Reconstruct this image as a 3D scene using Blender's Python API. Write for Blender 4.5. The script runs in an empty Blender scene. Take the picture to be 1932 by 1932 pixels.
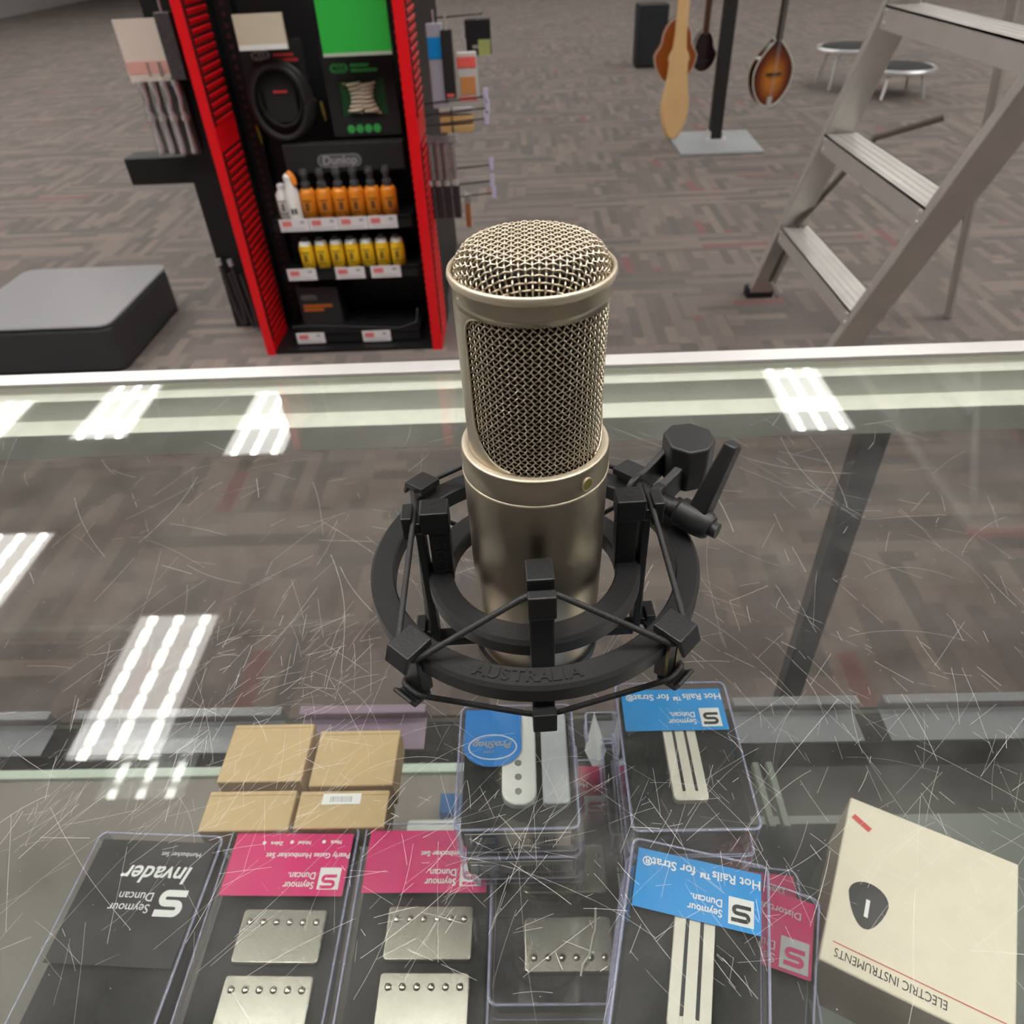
import bpy, math, random
from mathutils import Matrix, Vector
sc = bpy.context.scene
C = sc.collection
PI = math.pi
H = 1.10          # camera height above the floor
GZ = 0.765        # top of the counter glass

# ------------------------------------------------------------------ camera
cd = bpy.data.cameras.new('camera'); cam = bpy.data.objects.new('camera', cd); C.objects.link(cam)
cd.sensor_width = 36; cd.sensor_fit = 'HORIZONTAL'; cd.lens = 1380/1932*36
cd.clip_start = 0.01; cd.clip_end = 100
cam.matrix_world = Matrix(((0.99914186, 0.02783679, 0.03067018, 0),
                           (0.00595359, 0.63627209, -0.77144175, 0),
                           (-0.04098904, 0.77096234, 0.63556035, H), (0, 0, 0, 1)))
cd.dof.use_dof = True; cd.dof.focus_distance = 0.345; cd.dof.aperture_fstop = 14
sc.camera = cam
# ------------------------------------------------------------------ world, exposure
w = bpy.data.worlds.new('world'); sc.world = w; w.use_nodes = True
w.node_tree.nodes['Background'].inputs[0].default_value = (0.9, 0.95, 1, 1)
w.node_tree.nodes['Background'].inputs[1].default_value = 0.15
vs = sc.view_settings
vs.view_transform = 'Standard'; vs.look = 'None'; vs.gamma = 1; vs.exposure = 0.28
vs.use_curve_mapping = False
sc.cycles.transparent_max_bounces = 48; sc.cycles.max_bounces = 12
sc.cycles.transmission_bounces = 12; sc.cycles.glossy_bounces = 6
sc.cycles.caustics_reflective = False; sc.cycles.sample_clamp_indirect = 6
LAMP = 11.8       # brightness of the ceiling light lenses

# ------------------------------------------------------------------ helpers
def tag(o, label=None, cat=None, group=None, kind=None):
    if label: o['label'] = label
    if cat: o['category'] = cat
    if group: o['group'] = group
    if kind: o['kind'] = kind
    return o
def empty(name, loc=(0, 0, 0), rz=0, label=None, cat=None, group=None, parent=None):
    o = bpy.data.objects.new(name, None); C.objects.link(o); o.location = loc
    o.rotation_euler = (0, 0, rz); o.empty_display_size = .02
    if parent: o.parent = parent
    return tag(o, label, cat, group)
def copy_tree(o, parent=None):
    c = o.copy(); C.objects.link(c)
    if parent: c.parent = parent
    for ch in list(o.children): copy_tree(ch, c)
    return c
def rotm(rx=0, ry=0, rz=0):
    return Matrix.Rotation(rz, 4, 'Z') @ Matrix.Rotation(ry, 4, 'Y') @ Matrix.Rotation(rx, 4, 'X')
class MB:
    def __init__(s): s.v = []; s.f = []; s.mi = []; s.T = Matrix()
    def add(s, vs_, fs, mi=0):
        b = len(s.v); s.v += [tuple(s.T @ Vector(p)) for p in vs_]
        s.f += [tuple(b+i for i in f) for f in fs]; s.mi += [mi]*len(fs); return s
    def box(s, x0, x1, y0, y1, z0, z1, mi=0, R=None):
        p = [Vector((x, y, z)) for z in (z0, z1) for y in (y0, y1) for x in (x0, x1)]
        if R is not None:
            c = Vector(((x0+x1)/2, (y0+y1)/2, (z0+z1)/2)); p = [c + (R @ (q-c)) for q in p]
        return s.add(p, [(0, 2, 3, 1), (4, 5, 7, 6), (0, 1, 5, 4), (2, 6, 7, 3), (0, 4, 6, 2), (1, 3, 7, 5)], mi)
    def prism(s, pts, z0, z1, mi=0, axis='z'):
        n = len(pts)
        def q(a, b, c): return (a, b, c) if axis == 'z' else ((a, c, b) if axis == 'y' else (c, a, b))
        v = [q(a, b, z0) for a, b in pts] + [q(a, b, z1) for a, b in pts]
        f = [tuple(range(n))[::-1], tuple(range(n, 2*n))] + [(i, (i+1) % n, n+(i+1) % n, n+i) for i in range(n)]
        return s.add(v, f, mi)
    def tube(s, pts, r, n=8, closed=False, mi=0, cap=True, rf=None):
        pts = [Vector(p) for p in pts]; m = len(pts); ref = None; v = []
        for i, p in enumerate(pts):
            a = pts[(i-1) % m] if (closed or i > 0) else p
            b = pts[(i+1) % m] if (closed or i < m-1) else p
            t = (b-a).normalized()
            if ref is None:
                ref = t.orthogonal().normalized()
            ref = (ref - t*ref.dot(t)).normalized(); bi = t.cross(ref)
            rr = r[i] if isinstance(r, (list, tuple)) else r
            for k in range(n):
                a_ = 2*PI*k/n; q = rr*(rf(i, k) if rf else 1)
                v.append(p + ref*(math.cos(a_)*q) + bi*(math.sin(a_)*q))
        f = []
        for i in range(m if closed else m-1):
            j = (i+1) % m
            for k in range(n):
                l = (k+1) % n; f.append((i*n+k, i*n+l, j*n+l, j*n+k))
        if not closed and cap:
            f.append(tuple(range(n))[::-1]); f.append(tuple((m-1)*n+k for k in range(n)))
        return s.add(v, f, mi)
    def cyl(s, a, b, r, r2=None, n=24, mi=0):
        return s.tube([a, b], [r, r if r2 is None else r2], n, mi=mi)
    def lathe(s, prof, n=96, cx=0, cy=0, closed=False, mi=0, cap=False):
        m = len(prof); v = []
        for r, z in prof:
            for k in range(n):
                a = 2*PI*k/n; v.append((cx+r*math.cos(a), cy+r*math.sin(a), z))
        f = []
        for i in range(m if closed else m-1):
            j = (i+1) % m
            for k in range(n):
                l = (k+1) % n; f.append((i*n+k, i*n+l, j*n+l, j*n+k))
        if cap: f.append(tuple(range(n))[::-1]); f.append(tuple((m-1)*n+k for k in range(n)))
        return s.add(v, f, mi)
    def ribbon(s, pts, w, z, mi=0):
        n = len(pts); v = []
        for i, (x, y) in enumerate(pts):
            a = pts[max(0, i-1)]; b = pts[min(n-1, i+1)]
            dx, dy = b[0]-a[0], b[1]-a[1]; l = math.hypot(dx, dy) or 1
            v += [(x-dy/l*w/2, y+dx/l*w/2, z), (x+dy/l*w/2, y-dx/l*w/2, z)]
        return s.add(v, [(2*i, 2*i+1, 2*i+3, 2*i+2) for i in range(n-1)], mi)
    def build(s, name, mats, parent=None, bevel=0, seg=2, smooth=True, ang=35, loc=None, solid=None):
        me = bpy.data.meshes.new(name); me.from_pydata(s.v, [], s.f)
        if not isinstance(mats, (list, tuple)): mats = [mats]
        for m in mats: me.materials.append(m)
        me.polygons.foreach_set('material_index', s.mi)
        if smooth:
            me.polygons.foreach_set('use_smooth', [True]*len(s.f))
            try: me.set_sharp_from_angle(angle=math.radians(ang))
            except Exception: pass
        me.update()
        o = bpy.data.objects.new(name, me); C.objects.link(o)
        if parent: o.parent = parent
        if loc: o.location = loc
        if bevel:
            b = o.modifiers.new('bevel', 'BEVEL'); b.width = bevel; b.segments = seg; b.limit_method = 'ANGLE'
            b.angle_limit = math.radians(40); b.harden_normals = False
        if solid:
            b = o.modifiers.new('solid', 'SOLIDIFY'); b.thickness = solid; b.offset = -1
        return o
def rrect(x0, x1, y0, y1, r, n=5):
    p = []
    for cx, cy, a in ((x1-r, y1-r, 0), (x0+r, y1-r, 90), (x0+r, y0+r, 180), (x1-r, y0+r, 270)):
        for k in range(n+1):
            t = math.radians(a+90*k/n); p.append((cx+r*math.cos(t), cy+r*math.sin(t)))
    return p
def text_mesh(mb, txt, size, T, depth=0.0, align='CENTER', bold=0.0, shear=0.0, sx=1.0):
    """outline of a line of text as mesh faces, added to mb under transform T"""
    cu = bpy.data.curves.new('t', 'FONT'); cu.body = txt; cu.size = size; cu.align_x = align; cu.align_y = 'CENTER'
    cu.extrude = depth; cu.offset = bold; cu.shear = shear; cu.resolution_u = 3; cu.fill_mode = 'FRONT' if depth == 0 else 'BOTH'
    o = bpy.data.objects.new('t', cu); me = bpy.data.meshes.new_from_object(o)
    old = mb.T; mb.T = old @ T @ Matrix.Diagonal((sx, 1, 1, 1))
    mb.add([v.co.copy() for v in me.vertices], [tuple(p.vertices) for p in me.polygons]); mb.T = old
    bpy.data.objects.remove(o); bpy.data.curves.remove(cu); bpy.data.meshes.remove(me)
def lettering(txt, size, loc, mat, parent, rot=(0, 0, 0), align='CENTER', name='lettering', depth=0.0, sx=1.0, bold=0.0, shear=0.0, T=None):
    mb = MB(); text_mesh(mb, txt, size, T if T is not None else Matrix.Translation(loc) @ rotm(*rot), depth, align, bold, shear, sx)
    return mb.build(name, mat, parent, smooth=False)
# ------------------------------------------------------------------ materials
def nt(m): return m.node_tree.nodes, m.node_tree.links
def mat(name, col, rough=.5, metal=0, bump=0, bscale=400, noise=0, nscale=60, emit=None, spec=None, coat=0, alpha=None):
    m = bpy.data.materials.new(name); m.use_nodes = True; N, L = nt(m); b = N['Principled BSDF']
    b.inputs['Base Color'].default_value = (*col, 1); b.inputs['Roughness'].default_value = rough
    b.inputs['Metallic'].default_value = metal; b.inputs['Coat Weight'].default_value = coat
    if spec is not None: b.inputs['Specular IOR Level'].default_value = spec
    tc = N.new('ShaderNodeTexCoord')
    nz = N.new('ShaderNodeTexNoise'); nz.inputs['Scale'].default_value = nscale; nz.inputs['Detail'].default_value = 3
    L.new(tc.outputs['Object'], nz.inputs['Vector'])
    mr = N.new('ShaderNodeMapRange'); mr.inputs['To Min'].default_value = 1-(noise or .04); mr.inputs['To Max'].default_value = 1+(noise or .04)
    L.new(nz.outputs['Fac'], mr.inputs['Value'])
    mx = N.new('ShaderNodeVectorMath'); mx.operation = 'SCALE'; mx.inputs[0].default_value = col
    L.new(mr.outputs[0], mx.inputs['Scale']); L.new(mx.outputs[0], b.inputs['Base Color'])
    if bump:
        n2 = N.new('ShaderNodeTexNoise'); n2.inputs['Scale'].default_value = bscale; L.new(tc.outputs['Object'], n2.inputs['Vector'])
        bp = N.new('ShaderNodeBump'); bp.inputs['Strength'].default_value = bump; bp.inputs['Distance'].default_value = .0005
        L.new(n2.outputs['Fac'], bp.inputs['Height']); L.new(bp.outputs[0], b.inputs['Normal'])
    if emit: b.inputs['Emission Color'].default_value = (*col, 1); b.inputs['Emission Strength'].default_value = emit
    return m
def clear(name, tint=(1, 1, 1), ior=1.5, rough=0.0, haze=0.0, hazecol=(.8, .8, .8), hazenoise=False, gmul=1.0):
    """thin clear sheet: see-through with Fresnel reflection and an optional milky film"""
    m = bpy.data.materials.new(name); m.use_nodes = True; N, L = nt(m); N.clear()
    out = N.new('ShaderNodeOutputMaterial'); tr = N.new('ShaderNodeBsdfTransparent'); tr.inputs[0].default_value = (*tint, 1)
    gl = N.new('ShaderNodeBsdfGlossy'); gl.inputs['Roughness'].default_value = rough; gl.inputs[0].default_value = (gmul, gmul, gmul, 1)
    fr = N.new('ShaderNodeFresnel'); ge = N.new('ShaderNodeNewGeometry')
    mi = N.new('ShaderNodeMix'); mi.data_type = 'FLOAT'; mi.inputs[2].default_value = ior; mi.inputs[3].default_value = 1/ior
    L.new(ge.outputs['Backfacing'], mi.inputs[0]); L.new(mi.outputs[0], fr.inputs['IOR'])
    a = N.new('ShaderNodeMixShader'); L.new(fr.outputs[0], a.inputs[0])
    base = tr
    if haze:
        df = N.new('ShaderNodeBsdfDiffuse'); df.inputs[0].default_value = (*hazecol, 1)
        h = N.new('ShaderNodeMixShader'); h.inputs[0].default_value = haze
        if hazenoise:
            tc = N.new('ShaderNodeTexCoord'); nz = N.new('ShaderNodeTexNoise'); nz.inputs['Scale'].default_value = 22; nz.inputs['Detail'].default_value = 8
            nz.inputs['Roughness'].default_value = .7
            L.new(tc.outputs['Object'], nz.inputs['Vector']); mr = N.new('ShaderNodeMapRange')
            mr.inputs['From Min'].default_value = .35; mr.inputs['From Max'].default_value = .75
            mr.inputs['To Min'].default_value = haze*.1; mr.inputs['To Max'].default_value = haze*3.2
            L.new(nz.outputs['Fac'], mr.inputs['Value']); L.new(mr.outputs[0], h.inputs[0])
        L.new(tr.outputs[0], h.inputs[1]); L.new(df.outputs[0], h.inputs[2]); base = h
    L.new(base.outputs[0], a.inputs[1]); L.new(gl.outputs[0], a.inputs[2]); L.new(a.outputs[0], out.inputs[0])
    return m
champ = mat('champagne satin nickel', (.46, .405, .315), .36, 1, bump=.06, bscale=2500)
champ_lip = mat('champagne lit edge', (.80, .70, .54), .42, .8)  # lighter copy of the nickel, light on up-facing rims put into the colour
wire = mat('champagne wire', (.80, .70, .55), .32, 1)
liner = mat('dark bronze inner mesh', (.022, .018, .014), .4, .6, bump=1.0, bscale=1500)
gold = mat('dull gold dot', (.30, .24, .06), .35, .8)
blk = mat('black moulded plastic', (.017, .017, .018), .42, bump=.25, bscale=900)
blk_smooth = mat('smooth black plastic', (.03, .03, .031), .38)
cordm = mat('black braided elastic', (.028, .028, .028), .55)
rubber = mat('matt black', (.012, .012, .013), .7)
white = mat('white print', (.82, .82, .80), .6)
alu = mat('brushed aluminium', (.86, .84, .83), .36, .45, bump=.15, bscale=300)
alu_lit = mat('lit tone aluminium ledge', (.80, .79, .70), .45, 0, noise=.1)  # lighter tone for up-facing ledges, ceiling light put into the colour
alu_shade = mat('shaded tone aluminium face', (.66, .67, .61), .45, 0)  # darker tone for the rail's vertical faces, shade put into the colour
glass = clear('scratched counter glass', (.97, .985, .975), 1.5, 0, .014, (.85, .83, .8), True)
shelfglass = clear('shelf glass', (.96, .985, .97), 1.5, 0, .01, gmul=.45)
paneglass = clear('front pane glass', (.78, .755, .75), 1.5, 0, .012)
glassedge = mat('green glass edge', (.60, .60, .50), .25, coat=.5)
case_clear = clear('clear styrene', (.985, .985, .99), 1.5, .02, .006)
case_edge = clear('lavender case edge', (.80, .80, .93), 1.5, .12, .26, (.78, .79, .98))
acryl = clear('frosted acrylic strip', (.8, .8, .82), 1.5, .2, .28, (.46, .46, .48))
acryl_pink = clear('pinkish acrylic strip', (.85, .75, .84), 1.5, .2, .38, (.50, .40, .49))
foam = mat('dark grey foam', (.019, .020, .019), .95, noise=.35, nscale=350, bump=.6, bscale=1200)
bluem = mat('cyan blue card', (.0, .29, .74), .45)
blue2 = mat('sky blue card', (.01, .22, .66), .45)
pinkm = mat('magenta pink card', (.70, .012, .16), .45)
magm = mat('deep magenta card', (.48, .01, .11), .5)
nick = mat('polished nickel cover', (.58, .56, .48), .24, 1)
cream = mat('cream plastic', (.72, .69, .58), .4)
whitepl = mat('white pickup plastic', (.80, .80, .77), .35)
creamcard = mat('cream carton', (.78, .70, .56), .6)
kraft = mat('kraft cardboard', (.56, .40, .21), .75, noise=.06, nscale=200)
redm = mat('gloss red steel', (.80, .004, .010), .4)
redd = mat('dark slot interior', (.06, .004, .005), .7)
blacksteel = mat('black powder coated steel', (.006, .006, .007), .5)
steel = mat('chrome wire', (.80, .80, .82), .28, .7)
tagm = mat('white price tag', (.78, .74, .76), .4)
tagred = mat('red tag print', (.75, .2, .2), .5)
dark = mat('dark print', (.02, .02, .02), .6)
grey = mat('grey print', (.40, .39, .40), .5)
redprint = mat('red print', (.62, .05, .05), .5)
greenprint = mat('green print', (.05, .42, .09), .5)
orange = mat('orange liquid bottle', (.74, .24, .015), .35)
yellow = mat('yellow bottle', (.88, .54, .02), .35)
orangecap = mat('orange nozzle', (.85, .25, .02), .4)
capdark = mat('dark grey cap', (.06, .065, .07), .4)
# ------------------------------------------------------------------ room
def struct(mb, name, m, **k): return tag(mb.build(name, m, **k), kind='structure')
def carpet():
    m = bpy.data.materials.new('patterned carpet tiles'); m.use_nodes = True; N, L = nt(m); b = N['Principled BSDF']
    b.inputs['Roughness'].default_value = .9; b.inputs['Specular IOR Level'].default_value = .25
    tc = N.new('ShaderNodeTexCoord')
    def bricks(rot, wd, ht, sq, off):
        mp = N.new('ShaderNodeMapping'); mp.inputs['Rotation'].default_value = (0, 0, rot); mp.inputs['Location'].default_value = (off, off*.7, 0)
        L.new(tc.outputs['Object'], mp.inputs['Vector'])
        t = N.new('ShaderNodeTexBrick'); L.new(mp.outputs[0], t.inputs['Vector'])
        t.inputs['Scale'].default_value = 1; t.inputs['Brick Width'].default_value = wd; t.inputs['Row Height'].default_value = ht
        t.inputs['Mortar Size'].default_value = 0; t.inputs['Color1'].default_value = (0, 0, 0, 1); t.inputs['Color2'].default_value = (1, 1, 1, 1)
        t.offset = .37; t.squash = sq; t.squash_frequency = 3
        return t
    def ramp(src, stops):
        r = N.new('ShaderNodeValToRGB'); r.color_ramp.interpolation = 'CONSTANT'; e = r.color_ramp.elements
        e[0].position = stops[0][0]; e[0].color = (*stops[0][1], 1); e[1].position = stops[1][0]; e[1].color = (*stops[1][1], 1)
        for p, c in stops[2:]:
            q = e.new(p); q.color = (*c, 1)
        L.new(src, r.inputs[0]); return r
    cols = [(0, (.150, .130, .122)), (.22, (.215, .182, .162)), (.40, (.165, .142, .135)), (.55, (.255, .215, .185)), (.70, (.125, .116, .110)),
            (.84, (.225, .188, .172)), (.982, (.24, .105, .10))]
    A = ramp(bricks(0, .24, .040, 1.5, 0).outputs['Color'], cols); B = ramp(bricks(PI/2, .20, .036, .6, .13).outputs['Color'], cols)
    ck = bricks(0, .36, .20, 1, .05); st = ramp(ck.outputs['Color'], [(0, (0, 0, 0)), (.5, (1, 1, 1))])
    mx = N.new('ShaderNodeMix'); mx.data_type = 'RGBA'; L.new(st.outputs[0], mx.inputs[0]); L.new(A.outputs[0], mx.inputs[6]); L.new(B.outputs[0], mx.inputs[7])
    base = N.new('ShaderNodeMix'); base.data_type = 'RGBA'; base.inputs[0].default_value = .34; base.inputs[7].default_value = (.190, .162, .148, 1)
    L.new(mx.outputs[2], base.inputs[6])
    nz = N.new('ShaderNodeTexNoise'); nz.inputs['Scale'].default_value = 90; nz.inputs['Detail'].default_value = 4; L.new(tc.outputs['Object'], nz.inputs['Vector'])
    mr = N.new('ShaderNodeMapRange'); mr.inputs['To Min'].default_value = .8; mr.inputs['To Max'].default_value = 1.2; L.new(nz.outputs[0], mr.inputs['Value'])
    vm = N.new('ShaderNodeVectorMath'); vm.operation = 'SCALE'; L.new(base.outputs[2], vm.inputs[0]); L.new(mr.outputs[0], vm.inputs['Scale'])
    L.new(vm.outputs[0], b.inputs['Base Color'])
    return m
struct(MB().box(-9, 9, -3.2, 22, -.05, 0), 'floor', carpet(), smooth=False)
wallm = mat('painted wall', (.40, .39, .37), .8); darkwall = mat('wall darkened to dim fill', (.10, .10, .10), .8); ceilm = mat('ceiling tile', (.30, .30, .295), .9)
struct(MB().box(-9, 9, -3.2, 22, 4.34, 4.4), 'ceiling', ceilm, smooth=False)
struct(MB().box(-9.1, -9, -3.2, 22, -.05, 4.4), 'wall_left', wallm, smooth=False)
struct(MB().box(9, 9.1, -3.2, 22, -.05, 4.4), 'wall_right', wallm, smooth=False)
struct(MB().box(-9, 9, 22, 22.1, -.05, 4.4), 'wall_back', wallm, smooth=False)
struct(MB().box(-9, 9, -3.3, -3.2, -.05, 4.4), 'wall_front', darkwall, smooth=False)  # unseen; coloured dark to keep light off the camera side
def lens_mat():
    m = bpy.data.materials.new('lit louvre lens'); m.use_nodes = True; N, L = nt(m); N.clear()
    out = N.new('ShaderNodeOutputMaterial'); em = N.new('ShaderNodeEmission'); em.inputs[0].default_value = (1, .965, .915, 1)
    tc = N.new('ShaderNodeTexCoord'); sx = N.new('ShaderNodeSeparateXYZ'); L.new(tc.outputs['Object'], sx.inputs[0])
    def cell(o, n, lo, hi):
        a = N.new('ShaderNodeMath'); a.operation = 'MULTIPLY_ADD'; a.inputs[1].default_value = n; a.inputs[2].default_value = 50.5 if n > 4.5 else 50.0 + .5; L.new(o, a.inputs[0])
        f = N.new('ShaderNodeMath'); f.operation = 'FRACT'; L.new(a.outputs[0], f.inputs[0])
        s = N.new('ShaderNodeMath'); s.operation = 'SUBTRACT'; s.inputs[1].default_value = .5; L.new(f.outputs[0], s.inputs[0])
        d = N.new('ShaderNodeMath'); d.operation = 'ABSOLUTE'; L.new(s.outputs[0], d.inputs[0])
        r = N.new('ShaderNodeMapRange'); r.inputs['From Min'].default_value = lo; r.inputs['From Max'].default_value = hi
        r.inputs['To Min'].default_value = 1; r.inputs['To Max'].default_value = 0; r.interpolation_type = 'SMOOTHSTEP'; L.new(d.outputs[0], r.inputs['Value']); return r
    X = cell(sx.outputs['X'], 3/.58, .09, .20); Y = cell(sx.outputs['Y'], 6/1.17, .25, .48)
    p = N.new('ShaderNodeMath'); p.operation = 'MULTIPLY'; L.new(X.outputs[0], p.inputs[0])
    y2 = N.new('ShaderNodeMath'); y2.operation = 'MULTIPLY_ADD'; y2.inputs[1].default_value = .85; y2.inputs[2].default_value = .15; L.new(Y.outputs[0], y2.inputs[0])
    L.new(y2.outputs[0], p.inputs[1])
    q = N.new('ShaderNodeMath'); q.operation = 'MULTIPLY_ADD'; q.inputs[1].default_value = LAMP*2.2; q.inputs[2].default_value = LAMP*.27
    L.new(p.outputs[0], q.inputs[0]); L.new(q.outputs[0], em.inputs[1]); L.new(em.outputs[0], out.inputs[0]); return m
lens = lens_mat(); framew = mat('white enamel frame', (.8, .8, .78), .5)
def light(x, y, label, group=None):
    t = empty('ceiling_light', (x, y, 4.30), 0, label, 'ceiling light', group)
    f = MB()
    for a in ((-.30, -.29, -.60, .60), (.29, .30, -.60, .60), (-.30, .30, -.60, -.585), (-.30, .30, .585, .60)): f.box(a[0], a[1], a[2], a[3], -.012, .04)
    f.build('frame', framew, t, smooth=False)
    MB().box(-.29, .29, -.585, .585, 0, .02).build('lens', lens, t, smooth=False)
light(-2.64, 6.24, 'lit ceiling panel mirrored in the counter glass left of the microphone grille')
light(2.72, 6.36, 'lit ceiling panel mirrored in the counter glass above the clamp lever')
light(-2.60, 3.03, 'lit ceiling panel mirrored at the left edge of the counter glass')
fill_spots = [(x, y) for x in (-7.4, -5.6) for y in (1.2, 3.4, 6.2, 9, 11.8)] + [(x, y) for x in (5.9, 7.6) for y in (1.2, 3.4, 6.3, 9, 11.8)]
fill_spots += [(x, y) for x in (-3.6, -1.2, 1.2, 3.6) for y in (9.4, 12, 15)] + [(x, y) for x in (-4.4, -3.4, -2.4, -1.4, -.5, .4, 1.3, 2.3, 3.3, 4.3) for y in (.45,)] + [(x, -.95) for x in (-3.4, -1.4, 1.3, 3.3)] + [(x, y) for x in (-4.3, 4.5) for y in (2.0, 4.0, 6.6)]
for x, y in fill_spots:  # extra panels added out of view to brighten the scene
    light(x, y, 'added ceiling light panel, unseen, brightening the shop', 'added unseen ceiling lights')

# ------------------------------------------------------------------ glass counter
ctr = empty('display_counter', (0, .33, 0), 0, 'glass topped shop display counter with aluminium rail carrying the microphone', 'display counter')
def cpart(mb, name, m, **k):
    mb.T = Matrix(); mb.v = [(a, b-.33, c) for a, b, c in mb.v]; return mb.build(name, m, ctr, **k)
X0, X1 = -1.15, 1.15
gt = MB(); gt.box(X0+.01, X1-.01, .035, .6145, GZ-.006, GZ)
gt.mi[3] = 1; gt.mi[2] = 1
glo = cpart(gt, 'glass_top', [glass, glassedge], smooth=False)
fr = MB()   # stepped aluminium extrusion along the customer side
prof = [(.616, GZ+.0028), (.636, GZ+.0028), (.640, GZ-.002), (.640, GZ-.075), (.606, GZ-.075), (.606, GZ-.057), (.576, GZ-.057), (.576, GZ-.030),
        (.601, GZ-.030), (.601, GZ-.0085), (.616, GZ-.0085)]
fr.prism(prof, X0, X1, axis='x')
fr.mi = [0]*len(fr.mi)
fo = cpart(fr, 'front_rail', [alu, alu_lit, alu_shade], bevel=.0008, smooth=False)
# facets: 2.. are the sides in profile order
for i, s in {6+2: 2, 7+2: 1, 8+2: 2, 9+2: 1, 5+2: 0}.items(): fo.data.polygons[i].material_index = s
cpart(MB().box(X0, X1, .603, .609, .16, GZ-.06), 'front_glass', paneglass, smooth=False)
for x in (.312, -.80, X1-.03):
    cpart(MB().box(x, x+.028, .583, .602, .10, GZ-.057), 'mullion', mat('grey anodised post', (.16, .16, .18), .4, .5), bevel=.002)
cpart(MB().box(X0, X1, .05, .60, .06, .10), 'bottom_deck', mat('dark deck laminate', (.055, .046, .042), .5, noise=.3, nscale=9), smooth=False)
cpart(MB().box(X0, X1, .60, .66, 0, .16), 'kick_panel', blacksteel, smooth=False)
cpart(MB().box(X0, X1, .02, .035, 0, GZ-.02), 'rear_panel', blacksteel, smooth=False)
for x in (X0, X1-.02): cpart(MB().box(x, x+.02, .035, .60, 0, GZ-.01), 'side_panel', blacksteel, smooth=False)
sh = MB(); sh.box(X0+.02, X1-.02, .04, .392, .532, .538); sh.mi[3] = 1
cpart(sh, 'glass_shelf', [shelfglass, glassedge], smooth=False)
sh = MB(); sh.box(X0+.02, .03, .04, .486, .292, .299); sh.mi[3] = 1
lowm = mat('lower shelf board', (.26, .215, .195), .7, noise=.15, nscale=12)
cpart(sh, 'lower_shelf', [lowm, lowm], smooth=False)
cpart(MB().box(.03, X1-.02, .04, .422, .288, .295), 'lower_shelf', mat('grey lower board', (.20, .20, .19), .6, noise=.1, nscale=12), smooth=False)
cpart(MB().box(X0+.02, .03, .478, .490, .290, .306), 'shelf_edge_rail', mat('pale green edge strip', (.62, .68, .60), .35), bevel=.001)
brm = mat('grey bracket', (.24, .24, .22), .4)
for x in (.182, .1935, -.62): cpart(MB().box(x-.0028, x+.0028, .290, .347, .523, .531), 'shelf_bracket', brm, bevel=.001)
# scratches in the glass: fine curved marks with a shape of their own
random.seed(11)
S = MB()
def scratch(x, y, ang, ln, wd, cv):
    n = max(3, int(ln/.004)); pts = []; a = ang
    for i in range(n+1):
        pts.append((x, y)); a += cv*ln/n + random.uniform(-.02, .02); x += math.cos(a)*ln/n; y += math.sin(a)*ln/n
    i = 0
    while i < n:
        k = random.randint(2, 12) if random.random() < .4 else n
        seg = pts[i:i+k+1]
        seg = [p for p in seg if .04 < p[1] < .60]
        if len(seg) > 1: S.ribbon(seg, wd*random.uniform(.38, .85), GZ+.00006)
        i += k + (1 if random.random() < .6 else 0)
def rnd(n, x0, x1, y0, y1, a0, a1, l0, l1, w0, w1):
    for _ in range(n):
        ln = l0*(l1/l0)**random.random()
        scratch(random.uniform(x0, x1), random.uniform(y0, y1), math.radians(random.uniform(a0, a1)), ln, random.uniform(w0, w1), random.gauss(0, 9)*(1 if random.random() < .5 else .3))
rnd(380, -.36, .32, .10, .56, 0, 180, .006, .05, .00006, .00016)
rnd(120, -.30, .32, .11, .42, 30, 150, .02, .12, .00008, .00018)
rnd(260, -.26, -.10, .16, .31, 10, 110, .006, .035, .00008, .00018)
rnd(150, .06, .26, .10, .30, 80, 150, .005, .035, .00008, .00020)
rnd(80, -.28, .25, .10, .20, 20, 70, .02, .09, .00008, .00020)
rnd(100, -.1, .1, .11, .2, 0, 180, .003, .02, .0001, .00022)
rnd(260, -1.0, 1.0, .05, .58, 0, 180, .01, .08, .00008, .00018)
for _ in range(500):   # pits and dust
    x, y = random.uniform(-.34, .32), random.uniform(.09, .5); r = random.uniform(.00008, .0002)
    S.add([(x+r*math.cos(k*PI/3), y+r*math.sin(k*PI/3), GZ+.00006) for k in range(6)], [tuple(range(6))])
S.v = [(a, b-.33, c) for a, b, c in S.v]
sm = clear('scratch frosting', (1, 1, 1), 1.3, .3, .75, (.95, .93, .9))
so = S.build('scratches', sm, glo, smooth=False); so['kind'] = 'stuff'

# ------------------------------------------------------------------ studio microphone
AX, AY = -.0010, .268
mic = empty('studio_microphone', (AX+.0012, AY, GZ+.001), 0, 'champagne metal studio microphone with woven grille standing on the glass', 'microphone')
mic.rotation_euler = (0, math.radians(.35), math.radians(21))   # window faces slightly right of the viewer
def hz(drop): return H-drop-(GZ+.001)
zr, zc, zg, zb = hz(.1026), hz(.1795), hz(.1925), 0.0
body = MB().lathe([(.0001, 0), (.0245, 0), (.0262, .0006), (.0278, .0022), (.0289, .0050), (.0297, .0085), (.0318, .085), (.0325, zg-.0004), (.0320, zg-.0001), (.0320, zg+.0004),
                   (.0325, zg+.0006), (.0327, zc-.0008), (.0324, zc-.0001)], 160)
body.build('body', champ, mic, ang=30)
MB().lathe([(.0325, zg-.0004), (.0329, zg-.0001), (.0329, zg+.0005), (.0325, zg+.0008)], 160).build('trim_ring', champ_lip, mic, ang=80)
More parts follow.
